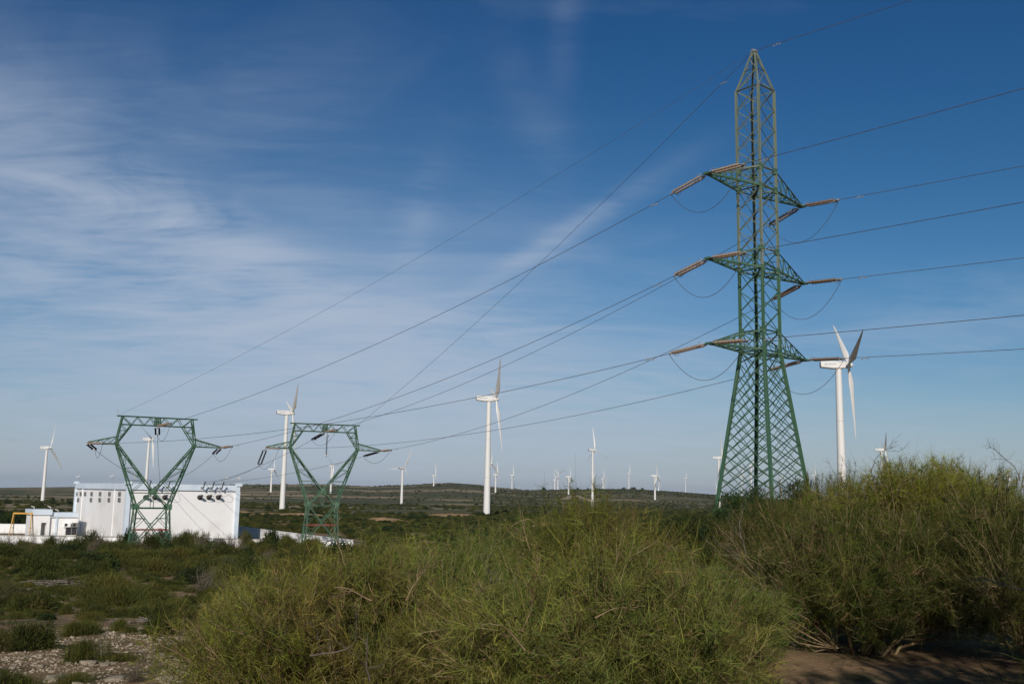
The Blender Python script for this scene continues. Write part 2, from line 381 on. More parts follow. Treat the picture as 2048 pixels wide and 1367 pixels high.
# ------------------------------------------------------------------ buildings and walls
BZ = tz(-66, 168)
C0 = P(250, 1070, 163); C0 = Vector((C0.x, C0.y, BZ))
uL = Vector((-.584, .811, 0)).normalized(); uR = Vector((.811, .584, 0)).normalized()
LL, LR = 36.0, 18.6
TOPZ = z_at((C0.x, C0.y), 966) - BZ
def hit_wall(x, y, o, u):
    """where the sight line through a photo point meets the vertical wall through o along u -> (distance along, height)"""
    d = ray_dir(x, y); n = Vector((u.y, -u.x, 0)); t = (o - EYE).dot(n) / d.dot(n); p = EYE + d * t
    return (p - o).dot(u), p.z
def make_building():
    ang = math.atan2(uR.y, uR.x)
    b = empty('substation_building', C0, ang)   # local x along right face, local y along -? (left face runs along +y)
    tag(b, 'large white windowless block building with pale blue parapet behind the left pylon', 'building')
    # local frame: x = uR, y = uL
    H = TOPZ
    m = MB(); m.box((LR / 2, LL / 2, (H - 1.0) / 2), (LR, LL, H - 1.0)); ob('wall', m.mesh('wall', M_wall), b)
    m = MB(); t = .35; e = .3
    m.box((LR / 2, -e + t / 2, H - .5), (LR + 2 * e, t, 1.0)); m.box((LR / 2, LL + e - t / 2, H - .5), (LR + 2 * e, t, 1.0))
    m.box((-e + t / 2, LL / 2, H - .5), (t, LL + 2 * e - 2 * t, 1.0)); m.box((LR + e - t / 2, LL / 2, H - .5), (t, LL + 2 * e - 2 * t, 1.0))
    ob('parapet', m.mesh('parapet', M_blue), b)
    m = MB(); m.box((LR / 2, LL / 2, H - .9), (LR - .1, LL - .1, .2)); ob('roof', m.mesh('roof', M_roof_and_shade), b)
    for (x, y) in ((0, 0), (LR, 0), (0, LL)):
        m = MB(); m.box((0, 0, (H - 1.02) / 2), (.7, .7, H - 1.02)); ob('pilaster', m.mesh('pilaster', M_blue), b, (x, y, 0))
    for (x, y) in ((0, 0), (LR, 0), (0, LL)):
        m = MB(); m.box((0, 0, .09), (1.0, 1.0, .5)); ob('parapet_block', m.mesh('parapet_block', M_blue), b, (x - .1 if x == 0 else x + .1, y, H))
    # ground-level plinth line
    # louvred vents on the left face
    fr = MB(); fr.box((0, 0, 0), (.12, 1.5, .72)); 
    frm = fr.mesh('vent_frame', M_louv)
    sl_ = MB(); sl_.box((0, 0, 0), (.05, 1.35, .04), Matrix.Rotation(.6, 3, 'Y')); slm = sl_.mesh('slat', M_galv)
    up_ = [153.8, 162.4, 171.0, 184.0, 201.0, 219.7, 240.0]; lo_ = [157, 182.7, 200.2, 218.6, 239.3]
    for row, xs in ((987, up_), (999, lo_)):
        for x in xs:
            s, z = hit_wall(x, row, C0, uL)
            v = ob('louvre_vent', frm, b, (-.06, s, z - BZ))
            for k in range(5): ob('slat', slm, v, (-.075, 0, -.24 + k * .12))
    # downpipes
    for x in (165.5, 230):
        s, z = hit_wall(x, 1000, C0, uL)
        m = MB(); m.tube([(-.14, s, 0), (-.14, s, H - 1.02)], .11, 8); ob('downpipe', m.mesh('downpipe', M_wall), b)
    # wall bushings on the right face with post insulators on the parapet above
    tips = []
    bx = MB(); bx.tube([(0, .05, 0), (0, -.1, 0)], .42, 14); plate = bx.mesh('bushing_plate', M_insdark)
    bc = MB(); pts = []; rr = []
    for k in range(15): pts.append((0, -.08 - k * .085, 0.02 * k)); rr.append((.30 if k % 2 == 0 else .18) * (1 - .02 * k))
    bc.tube(pts, rr, 12); body = bc.mesh('bushing_body', M_insdark)
    pc = MB(); pts = []; rr = []
    for k in range(17): pts.append((0, -.04 * k, .065 * k)); rr.append(.12 if k % 2 == 0 else .065)
    pc.tube(pts, rr, 8); post = pc.mesh('post_body', M_insdark)
    br = MB(); br.box((0, -.5, 0), (.10, 1.1, .10)); br.box((0, -.02, 0), (.4, .12, .4)); brm = br.mesh('bracket', M_galv)
    for x in (291, 309, 329, 399, 417, 436):
        s, z = hit_wall(x, 994, C0, uR)
        q = ob('wall_bushing', plate, b, (s, 0, z - BZ)); ob('bushing_body', body, q); 
        px_, pz = s + .2, H - .55
        k = ob('post_insulator', post, b, (px_, -1.15, pz)); ob('bracket', brm, k, (0, .85, 0))
        m = MB(); pts = []
        a = Vector((px_, -1.83, pz + 1.04)); c = Vector((s, -1.27, z - BZ + .28))
        for i in range(15):
            t = i / 14; p = a.lerp(c, t); p.z -= 3.4 * t * (1 - t) * 1.0 * (1 if t > .0 else 0); p.x += 1.1 * math.sin(math.pi * t); p.y -= .25 * math.sin(math.pi * t); pts.append(p)
        m.tube(pts, .022, 5); ob('drop_cable', m.mesh('drop_cable', M_wire), b)
        tips.append(b.matrix_basis @ a if False else a)
    # floodlights on short poles
    lh = MB(); lh.tube([(0, 0, 0), (0, 0, 1.2)], .035, 6); pole = lh.mesh('lamp_pole', M_galv)
    hd = MB(); hd.box((0, -.32, 1.25), (.34, .75, .12), Matrix.Rotation(.35, 3, 'X')); head = hd.mesh('lamp_head', M_white)
    for (x, y, rz) in ((-.1, LL - 2.0, -1.57), (-.1, 9.5, -1.57), (-.1, .9, -1.57), (.8, .1, 0), (LR * .88, -.1, 0), (LR, .1, 0)):
        q = ob('lamp_pole', pole, b, (x, y, H)); q.rotation_euler = (0, 0, rz); ob('lamp_head', head, q)
    return b, [Matrix.Translation(C0) @ Matrix.Rotation(ang, 4, 'Z') @ a for a in tips]
building, POST_TIPS = make_building()

def wall_run(name, a, b, ztop, label, thick=.25, coping=True):
    a = Vector((a[0], a[1], 0)); b = Vector((b[0], b[1], 0)); d = b - a; L = d.length; ang = math.atan2(d.y, d.x)
    zb = min(tz(a.x, a.y), tz(b.x, b.y), tz((a.x + b.x) / 2, (a.y + b.y) / 2)) - .4
    w = empty(name, (a.x, a.y, zb), ang); tag(w, label, 'wall')
    n = max(1, int(L / 5)); 
    for k in range(n):      # rendered bays between piers
        m = MB(); m.box(((k + .5) * L / n, 0, (ztop - zb - .12) / 2), (L / n - .04, thick, ztop - zb - .12)); ob('wall_bay', m.mesh('wall_bay', M_wall), w)
    m = MB(); m.box((L / 2, 0, ztop - zb - .06), (L, thick + .14, .12)); ob('coping', m.mesh('coping', M_roof_and_shade if coping else M_wall), w)  # grey on the front wall's coping paints in its shadow line
    for k in range(n + 1):
        m = MB(); m.box((k * L / n, 0, (ztop - zb - .12) / 2 - .02), (.36, thick + .12, ztop - zb - .16)); ob('pier', m.mesh('pier', M_wall), w)
    return w
WT = 1.7 - 7.35
near_corner = P(700, 1079, 150); far_corner = P(465, 1050, 202); left_front = P(-160, 1066, 150)
wall_run('perimeter_wall', (left_front.x, left_front.y), (near_corner.x, near_corner.y), WT, 'long low white wall with shadow-painted coping running in front of the large white building')
wall_run('perimeter_wall', (near_corner.x + .2, near_corner.y + .4), (far_corner.x, far_corner.y), WT + .05, 'white side wall running back from behind the right lattice pylon to the large building', coping=False)
wall_run('perimeter_wall', (-140, 190), (-88, 197), WT, 'white back wall behind the yellow frame at the far left', coping=False)

def make_annex():
    o = P(64, 1060, 176); o.z = tz(o.x, o.y); ztop = z_at((o.x, o.y), 1023) - o.z
    u = uR * 7.6; L = u.length; ang = math.atan2(u.y, u.x)
    b = empty('service_building', o, ang); tag(b, 'small low white flat-roofed outbuilding with pale blue parapet left of the large block', 'building')
    D = 6; H = ztop; LA = L * .37
    m = MB(); m.box((LA * .25, 0 + D / 2, (H - .5) / 2), (LA * .5, D, H - .5)); m.box((LA * .91, D / 2, (H - .5) / 2), (LA * .18, D, H - .5))
    m.box((LA * .66, D / 2 + 1.1, (H - .5) / 2), (LA * .32, D - 2.2, H - .5)); m.box((LA * .66, 1.1, H - 1.2), (LA * .318, 2.2, 1.35))
    m.box((LA + (L - LA) / 2, D / 2 + .3, (H - .9) / 2), (L - LA, D - .4, H - .9)); ob('wall', m.mesh('wall', M_wall), b)
    m = MB(); m.box((LA / 2, D / 2, H - .05), (LA + .5, D + .5, .95)); m.box((LA + (L - LA) / 2, D / 2 + .25, H - .55), (L - LA, D + .1, .8)); ob('parapet', m.mesh('parapet', M_blue), b)
    m = MB(); m.box((LA * 1.42, .42, (H - 1) / 2), (.35, .2, H - 1)); ob('pilaster', m.mesh('pilaster', M_blue), b)
    # air conditioning units, window
    for fx in (.80, .985):
        x = L * fx - .3
        m = MB(); m.box((x, .3, H - 2.3), (1.1, .45, .75)); q = ob('air_conditioner', m.mesh('air_conditioner', M_louv if fx > .9 else M_wall), b)
        m = MB(); m.tube([(x - .2, .07, H - 2.3), (x - .2, .04, H - 2.3)], .27, 12); ob('fan_grille', m.mesh('fan_grille', M_dark), q)
    m = MB(); m.box((L * .87, .47, 1.0), (1.9, .12, 1.3)); w = ob('window', m.mesh('window', M_dark), b)
    for k in (-.95, 0, .95):
        m = MB(); m.box((L * .87 + k, .40, 1.0), (.07, .08, 1.3)); ob('window_frame', m.mesh('window_frame', M_galv), w)
    lh = MB(); lh.tube([(0, 0, 0), (0, 0, .5)], .035, 6); lh.box((-.25, 0, .5), (.6, .25, .12), Matrix.Rotation(.4, 3, 'Y')); lm = lh.mesh('floodlight', M_white)
    for x in (.1, LA, LA + 1.3): ob('floodlight', lm, b, (x, .3, H + .42 if x <= LA else H - .15))
    # bollard-like vent pipes in front
    return b
make_annex()

def make_gantry():
    a = P(24, 1072, 168); c = P(60, 1072, 168); zt = z_at((a.x, a.y), 1026); g = empty('yellow_frame', (a.x, a.y, tz(a.x, a.y)), 0)
    tag(g, 'yellow steel portal frame with four legs in the compound at the far left', 'frame')
    Hh = zt - g.location.z; w = c.x - a.x
    for x in (0, w):
        for dy in (-.7, .7): bar('leg', (x - .25 * (1 if x == 0 else -1) * -1 * -1, dy, 0), (x, dy * .25, Hh), .16, g, BAR_Y)
        bar('brace', (x, -.45, Hh * .45), (x, .45, Hh * .45), .1, g, BAR_Y)
    bar('top_beam', (-.15, 0, Hh), (w + .15, 0, Hh), .26, g, BAR_Y)
make_gantry()

# ------------------------------------------------------------------ tall lattice pylon
PC = P(1521, 704, 80); PX = Vector((PC.x, PC.y, 0)); PANG = math.radians(41)
def tall_pylon():
    zg = tz(PX.x, PX.y) - .15
    z3 = PC.z - zg; z2 = z_at(PX, 543) - zg; z1 = z_at(PX, 381.5) - zg; zs = z_at(PX, 183) - zg; za = z_at(PX, 104) - zg
    t = empty('lattice_pylon', (PX.x, PX.y, zg), PANG); tag(t, 'tall green lattice transmission tower with three pairs of cross arms right of centre', 'pylon')
    w0 = 1.10; wb = w0 + (z3) * .1215
    def hw(z):
        if z < z3: return wb + (w0 - wb) * z / z3
        if z > zs: return w0 + (.10 - w0) * (z - zs) / (za - zs)
        return w0
    cs = [(1, 1), (-1, 1), (-1, -1), (1, -1)]
    def cp(i, z): h = hw(z); return Vector((cs[i % 4][0] * h, cs[i % 4][1] * h, z))
    for i in range(4):
        rf = Vector((-cs[i][0], 0, 0))
        s = cs[i][0] * cs[i][1]
        bar('leg', cp(i, -.6), cp(i, z3), .24, t, BAR_G, rf)
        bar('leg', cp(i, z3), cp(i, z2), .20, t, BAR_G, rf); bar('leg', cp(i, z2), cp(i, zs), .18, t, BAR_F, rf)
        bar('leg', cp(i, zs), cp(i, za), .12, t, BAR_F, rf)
    # flared base: dense crossing lattice
    n = 15; zl = [z3 * (1 - (1 - k / n) ** 1.0) for k in range(n + 1)]
    span = 3
    for f in range(4):
        nrm = Vector(((cs[f][0] + cs[(f + 1) % 4][0]), (cs[f][1] + cs[(f + 1) % 4][1]), 0)).normalized()
        for k in range(0, n + 1 - span):
            a, b = (f, f + 1)
            bar('brace', cp(a, zl[k]) + nrm * .03, cp(b, zl[k + span]) + nrm * .03, .068, t, BAR_G, nrm)
            bar('brace', cp(b, zl[k]) - nrm * .05, cp(a, zl[k + span]) - nrm * .05, .068, t, BAR_G, nrm)
        bar('brace', cp(f, zl[n - 1]), cp(f + 1, z3), .08, t, BAR_G, nrm); bar('brace', cp(f + 1, zl[n - 1]), cp(f, z3), .08, t, BAR_G, nrm)
    # straight body: crossed panels
    levels = []
    ah = 1.62
    marks = [z3, z3 + ah, z2, z2 + ah, z1, z1 + ah, zs]
    for a, b in zip(marks[:-1], marks[1:]):
        m = max(1, round((b - a) / 1.62))
        levels += [(a + (b - a) * k / m, a + (b - a) * (k + 1) / m) for k in range(m)]
    for f in range(4):
        nrm = Vector(((cs[f][0] + cs[(f + 1) % 4][0]), (cs[f][1] + cs[(f + 1) % 4][1]), 0)).normalized()
        for j, (a, b) in enumerate(levels):
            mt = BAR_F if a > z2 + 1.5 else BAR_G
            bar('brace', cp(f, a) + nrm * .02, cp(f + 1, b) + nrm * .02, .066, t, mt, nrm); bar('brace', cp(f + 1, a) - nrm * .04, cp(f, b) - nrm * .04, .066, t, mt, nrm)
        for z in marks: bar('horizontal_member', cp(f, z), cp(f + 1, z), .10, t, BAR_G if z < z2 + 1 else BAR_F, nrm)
        # peak
        zp = [zs, zs + (za - zs) * .5, zs + (za - zs) * .8, za]
        for a, b, s in zip(zp[:-1], zp[1:], (0, 1, 0)):
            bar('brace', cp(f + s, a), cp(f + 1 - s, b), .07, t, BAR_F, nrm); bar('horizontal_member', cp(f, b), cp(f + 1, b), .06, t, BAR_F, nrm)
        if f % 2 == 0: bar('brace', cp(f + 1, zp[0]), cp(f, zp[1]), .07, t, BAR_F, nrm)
    m = MB(); m.box((0, 0, za + .06), (.42, .42, .12)); m.tube([(-.3, 0, za + .15), (.3, 0, za + .15)], .05, 6); ob('peak_plate', m.mesh('peak_plate', M_galv), t)
    gp = MB(); gp.box((0, 0, 0), (.5, .02, .5)); gpm = gp.mesh('gusset_plate', M_green)
    for z in (z1, z2, z3, z1 + ah, z2 + ah, z3 + ah):
        for i in range(4):
            p = cp(i, z); q = ob('gusset_plate', gpm, t, (p.x * .9, p.y * 1.03, p.z)); q = ob('gusset_plate', gpm, t, (p.x * 1.03, p.y * .9, p.z)); q.rotation_euler = (0, 0, math.pi / 2)
    # plan diaphragms at the arms
    for z in (z1, z2, z3):
        bar('diaphragm_member', cp(0, z + .02), cp(2, z + .02), .09, t, BAR_G); bar('diaphragm_member', cp(1, z - .08), cp(3, z - .08), .09, t, BAR_G)
    # cross arms
    AL = 6.45; tips = []
    for li, z in enumerate((z1, z2, z3)):
        for s in (-1, 1):
            tip = Vector((s * AL, 0, z)); tips.append(tip)
            m = MB(); m.box((s * (AL - .1), 0, z), (.75, .5, .16)); m.box((s * (AL + .12), 0, z), (.3, .7, .1))
            arm = ob('cross_arm', m.mesh('cross_arm', M_green), t)
            lo = [Vector((s * w0, y * w0, z)) for y in (-1, 1)]; hi = [Vector((s * w0, y * w0, z + ah)) for y in (-1, 1)]
            for y in (0, 1):
                e = Vector((s * (AL - .2), (-1, 1)[y] * .14, z))
                bar('chord', lo[y], e, .15, arm, BAR_G); bar('chord', hi[y], e + Vector((0, 0, .08)), .11, arm, BAR_F if li == 0 else BAR_G)
                L0 = [lo[y].lerp(e, k / 5) for k in range(6)]; H0 = [hi[y].lerp(e, k / 5) for k in range(6)]
                for k in range(0, 4):
                    bar('brace', H0[k], L0[k + 1], .065, arm, BAR_G); bar('brace', L0[k + 1], H0[k + 1], .06, arm, BAR_G)
            A = [lo[0].lerp(Vector((s * (AL - .2), -.14, z)), k / 5) for k in range(6)]; B = [lo[1].lerp(Vector((s * (AL - .2), .14, z)), k / 5) for k in range(6)]
            for k in range(4):
                bar('brace', A[k + 1], B[k + 1], .06, arm, BAR_G); bar('brace', (A, B)[k % 2][k], (B, A)[k % 2][k + 1], .065, arm, BAR_G)
            A = [hi[0].lerp(Vector((s * (AL - .2), -.14, z)), k / 4) for k in range(5)]; B = [hi[1].lerp(Vector((s * (AL - .2), .14, z)), k / 4) for k in range(5)]
            for k in range(3): bar('brace', A[k + 1], B[k + 1], .055, arm, BAR_F)
    # step bolts on the front leg
    sb = MB(); sb.tube([(0, 0, 0), (0, -.18, 0)], .012, 4); sbm = sb.mesh('step_bolt', M_galv)
    W_ = Matrix.Translation((PX.x, PX.y, zg)) @ Matrix.Rotation(PANG, 4, 'Z')
    return t, [W_ @ p for p in tips], W_ @ Vector((0, 0, za + .1))
pylon, TT, APEX = tall_pylon()      # TT: upper near/left, upper right, mid left, mid right, low left, low right

# ------------------------------------------------------------------ cat-head pylons of the substation
def cat_local():
    mem = []    # (name, a, b, width, mesh)
    def dh(z): return float(np.interp(z, [0, 5.9, 14, 17.7], [1.25, 1.05, .55, .5]))
    K = {}
    def v(x, s, z): return Vector((x, s * dh(z), z))
    cn = (0, 7.8)
    for s in (-1, 1):
        def seg(n, x0, z0, x1, z1, w, me=BAR_G): mem.append((n, v(x0, s, z0), v(x1, s, z1), w, me, Vector((0, s, 0))))
        for sx in (-1, 1):
            q = sx
            seg('leg', q * 2.5, -.4, q * 2.06, 5.9, .22)
            seg('outer_leg', q * 2.06, 5.9, q * 5.0, 14.0, .20); seg('outer_leg', q * 5.0, 14.0, q * 4.95, 15.0, .18); seg('outer_leg', q * 4.95, 15.0, q * 4.47, 17.7, .17)
            seg('inner_leg', 0, 7.8, q * 4.95, 14.1, .18); seg('inner_leg', q * 4.95, 14.1, q * 3.3, 16.6, .15)
            seg('brace', 0, 7.8, q * 2.06, 5.9, .14)
            # horizontals and diagonals of the V
            inner = lambda z: (z - 7.8) / (14.1 - 7.8) * 4.95; outer = lambda z: 2.06 + (z - 5.9) / (14 - 5.9) * 2.94
            zz = [7.75, 9.3, 10.95, 12.55]
            for z in zz[1:]: seg('brace', q * outer(z), z, q * inner(z), z, .085)
            for k, z in enumerate(zz[:-1]):
                z2 = zz[k + 1]
                if k % 2 == 0: seg('brace', q * outer(z), z, q * inner(z2), z2, .075)
                else: seg('brace', q * inner(z), z, q * outer(z2), z2, .075)
            seg('brace', q * outer(12.55), 12.55, q * inner(13.3), 13.3, .07)
            # shoulder
            so = lambda z: 4.95 - (z - 15) / 2.7 * .48 if z > 15 else 4.98; si = lambda z: 4.95 - (z - 14.1) / 2.5 * 1.65
            hz = [15.0, 15.8, 16.6]
            for z in hz: seg('brace', q * so(z), z, q * si(z), z, .08)
            seg('brace', q * si(15.0), 15.0, q * so(15.8), 15.8, .07); seg('brace', q * si(15.8), 15.8, q * so(16.6), 16.6, .07); seg('brace', q * 3.3, 16.6, q * 4.5, 17.65, .08)
            # arms
            seg('arm_chord', q * 5.0, 14.0, q * 8.5, 14.0, .15); seg('arm_chord', q * 4.95, 15.0, q * 8.45, 14.12, .13)
            for k in range(1, 4):
                x = 5.0 + 3.5 * k / 4; zt = 15 - .88 * k / 4
                seg('brace', q * x, 14.0, q * (x - .85 if k > 0 else x), zt + .22 * 1, .06); 
                if k in (1, 2): seg('brace', q * x, 14.0, q * x, zt, .06)
            # beam diagonals
            xs = [4.47, 3.3, 2.6, 1.7, .9, .25]; 
            for k in range(5): seg('brace', q * xs[k], 17.65 if k % 2 == 0 else 16.6, q * xs[k + 1], 16.6 if k % 2 == 0 else 17.65, .075)
            # lower panel bracing
            lx = lambda z: 2.5 - z / 5.9 * .44
            seg('brace', q * lx(5.85), 5.85, -q * lx(.3), .3, .12)
            for z in (4.4, 1.3): seg('brace', q * lx(z), z, q * lx(z) * (.42 if z > 3 else .52), z, .07)
            seg('brace', q * lx(3.0), 3.0, q * lx(4.4) * .42, 4.4, .07); seg('brace', q * lx(2.95), 2.95, q * lx(1.3) * .52, 1.3, .07)
        seg('horizontal_member', -2.1, 5.75, 2.1, 5.75, .15); seg('horizontal_member', -2.75, 7.72, 2.75, 7.72, .09)
        seg('brace', 0, 5.8, 0, 7.7, .09); seg('red_member', -2.35, 2.95, 2.35, 2.95, .11, BAR_R); seg('brace', -.45, 3.75, .45, 3.75, .06)
        seg('beam_chord', -5.15, 17.7, 5.15, 17.7, .16); seg('beam_chord', -4.6, 16.6, 4.6, 16.6, .16)
        seg('brace', .22, 16.6, .22, 17.65, .2); seg('brace', -.22, 16.6, -.22, 17.65, .2)
    # members between the front and back faces
    for sx in (-1, 1):
        for (x, z) in ((2.28, 2.95), (2.06, 5.8), (3.1, 8.8), (4.1, 11.5), (5.0, 14.0), (4.95, 15.0), (4.47, 17.7), (3.3, 16.6), (1.7, 16.6), (2.5, 10.95), (1.2, 9.3), (3.7, 12.55), (8.45, 14.0), (6.7, 14.0)):
            mem.append(('cross_member', v(sx * x, -1, z), v(sx * x, 1, z), .08, BAR_G, Vector((0, 0, 1))))
        for (xa, za, xb, zb) in ((2.5, 0, 2.28, 2.95), (2.28, 2.95, 2.06, 5.8), (2.06, 5.8, 3.1, 8.8), (3.1, 8.8, 4.1, 11.5), (4.1, 11.5, 5.0, 14), (1.2, 9.3, 2.5, 10.95), (2.5, 10.95, 3.7, 12.55), (4.95, 15, 4.47, 17.7)):
            mem.append(('brace', v(sx * xa, -1, za), v(sx * xb, 1, zb), .07, BAR_G, None)); mem.append(('brace', v(sx * xa, 1, za), v(sx * xb, -1, zb), .07, BAR_G, None))
    return mem
def gusset(name, pts, parent, dh_):
    for s in (-1, 1):
        m = MB(); y = s * (dh_ + .05); n = len(pts)
        v = [(x, y - .015, z) for x, z in pts] + [(x, y + .015, z) for x, z in pts]
        m.add(v, [tuple(range(n)), tuple(range(2 * n - 1, n - 1, -1))] + [(i, n + i, n + (i + 1) % n, (i + 1) % n) for i in range(n)])
        ob('gusset_plate', m.mesh('gusset_plate', M_green), parent)
def cat_pylon(loc, ang, label):
    t = empty('cat_head_pylon', loc, ang); tag(t, label, 'pylon', 'green cat-head pylons beside the substation')
    for n, a, b, w, me, rf in cat_local(): bar(n, a, b, w, t, me, rf)
    gusset('g', [(-.35, 7.5), (.35, 7.5), (.42, 7.95), (.2, 8.3), (-.2, 8.3), (-.42, 7.95)], t, .9)
    for sx in (-1, 1):
        gusset('g', [(sx * 1.8, 5.6), (sx * 2.35, 5.55), (sx * 2.42, 6.2), (sx * 2.15, 6.4), (sx * 1.7, 6.1)], t, 1.06)
        gusset('g', [(sx * 4.72, 13.9), (sx * 5.2, 13.9), (sx * 5.25, 14.3), (sx * 4.8, 14.3)], t, .54)
    for sx in (-1, 1):      # step pegs up one outer leg
        pass
    return t
def base_at(x, y, depth):
    p = P(x, y, depth); return p
p1 = P(297, 1104, 131); P1 = Vector((p1.x, p1.y, z_at((p1.x, p1.y), 1104)))
p2 = P(640, 1086, 146); P2 = Vector((p2.x, p2.y, z_at((p2.x, p2.y), 1090)))
A1, A2 = math.radians(30), math.radians(20)
# sit on the ground: the small terrain difference goes into the height so the tops stay where they are
cat1 = cat_pylon((P1.x, P1.y, P1.z), A1, 'green cat-head lattice pylon standing in front of the large white building')
cat2 = copy_tree(cat1); cat2.location = P2; cat2.rotation_euler = (0, 0, A2)
cat2['label'] = 'green cat-head lattice pylon right of the white building, at the low side wall'
print('P1 ground diff', P1.z - tz(P1.x, P1.y), 'P2', P2.z - tz(P2.x, P2.y), 'pylon', PX, 'BZ', BZ, 'TOPZ', TOPZ)
for t_, p_ in ((cat1, P1), (cat2, P2)):       # concrete footings down to the soil
    for sx in (-1, 1):
        for sy in (-1, 1):
            m = MB(); m.box((sx * 2.52, sy * 1.27, -.7), (.7, .7, 1.4)); ob('footing', m.mesh('footing', M_roof_and_shade), t_)
def catpt(p, ang, x, y, z, sc=1.0):
    return Matrix.Translation(p) @ Matrix.Rotation(ang, 4, 'Z') @ (Vector((x, y, z)) * sc)

# ------------------------------------------------------------------ insulator strings, cables, jumpers
def string_mesh(mat, L=2.75, n=19):
    m = MB(); pts = []; rr = []
    for k in range(n):
        z = .12 + (L - .24) * k / (n - 1); dz = (L - .24) / (n - 1)
        for o, r in ((0, .05), (.25, .105), (.5, .125), (.55, .05)):
            pts.append((0, 0, z + o * dz)); rr.append(r)
    m.tube([(0, 0, 0)] + pts + [(0, 0, L)], [.03] + rr + [.03], 8)
    return m.mesh('insulator', mat, True)
STR = {k: string_mesh(mt) for k, mt in (('pale', M_inspale), ('brown', M_ins), ('dark', M_insdark))}
SL = 2.75
ym = MB(); ym.box((0, 0, 0), (.62, .05, .14)); YOKE = ym.mesh('yoke_plate', M_galv)
hm = MB(); hm.tube([(0, 0, 0), (0, .2, .06), (0, .26, .3), (0, .16, .42)], .018, 5); HORN = hm.mesh('arcing_horn', M_galv)
lk = MB(); lk.tube([(0, 0, -.45), (0, 0, 0)], .035, 6); LINK = lk.mesh('shackle_link', M_galv)
cl = MB(); cl.tube([(0, 0, 0), (0, 0, .12), (0, 0, .4)], [.07, .09, .035], 6); CLAMP = cl.mesh('cable_clamp', M_galv)
def string_pair(a, direction, label, kind='brown', single=False):
    """double tension string from point a along direction; returns the far end"""
    z = Vector(direction).normalized(); a = Vector(a)
    x = Vector((0, 0, 1)).cross(z)
    x = x.normalized() if x.length > .05 else Vector((1, 0, 0)); y = z.cross(x)
    M_ = Matrix((x, y, z)).transposed().to_4x4(); M_.translation = a
    e = bpy.data.objects.new('insulator_string_set', None); COL.objects.link(e); e.matrix_world = M_; e.empty_display_size = .3
    tag(e, label, 'insulator', 'insulator strings on the green pylons')
    ob('shackle_link', LINK, e, (0, 0, .45)); ob('yoke_plate', YOKE, e, (0, 0, .5))
    for sx in ((-.24, .24) if not single else (0,)): ob('insulator', STR[kind], e, (sx, 0, .52))
    ob('yoke_plate', YOKE, e, (0, 0, .56 + SL)); ob('cable_clamp', CLAMP, e, (0, 0, .58 + SL))
    for sx in (-.3, .3):
        h = ob('arcing_horn', HORN, e, (sx, 0, .56 + SL)); h.rotation_euler = (math.pi, 0, 0 )
        h = ob('arcing_horn', HORN, e, (sx, 0, .5))
    return a + z * (SL + .98)
def span_pts(a, b, sag, n=48):
    a = Vector(a); b = Vector(b); out = []
    for i in range(n + 1):
        t = i / n; p = a.lerp(b, t); p.z -= 4 * sag * t * (1 - t); out.append(p)
    return out
dm = MB(); dm.tube([(-.28, 0, -.1), (.28, 0, -.1)], .014, 5); dm.tube([(-.34, 0, -.1), (-.2, 0, -.1)], .05, 6); dm.tube([(.34, 0, -.1), (.2, 0, -.1)], .05, 6); dm.box((0, 0, -.04), (.05, .05, .14))
DAMP = dm.mesh('vibration_damper', M_galv)
def cable(name, pts, label, cat='power line', r=.03, group=None, dampers=()):
    c0 = pts[0]; m = MB(); m.tube([p - c0 for p in pts], r, 6)
    o = ob(name, m.mesh(name, M_wire), None, c0); tag(o, label, cat, group)
    for t in dampers:
        L = 0
        for i in range(len(pts) - 1):
            s = (pts[i + 1] - pts[i]).length
            if L + s >= t:
                p = pts[i].lerp(pts[i + 1], (t - L) / s); d = (pts[i + 1] - pts[i]); q = ob('vibration_damper', DAMP, o, p - c0); q.rotation_euler = (0, 0, math.atan2(d.y, d.x)); break
            L += s
    return o
OUT_R = Vector((.665, -.747, 0)).normalized(); OUT_L = Vector((.60, -.80, 0)).normalized(); OUT = OUT_R       # the line leaves towards the right and past the camera
lvl = ('upper', 'middle', 'lower'); side = ('left', 'right')
cat_targets = {}
def c1(x, y, z): return catpt(P1, A1, x, y, z)
def c2(x, y, z): return catpt(P2, A2, x, y, z)
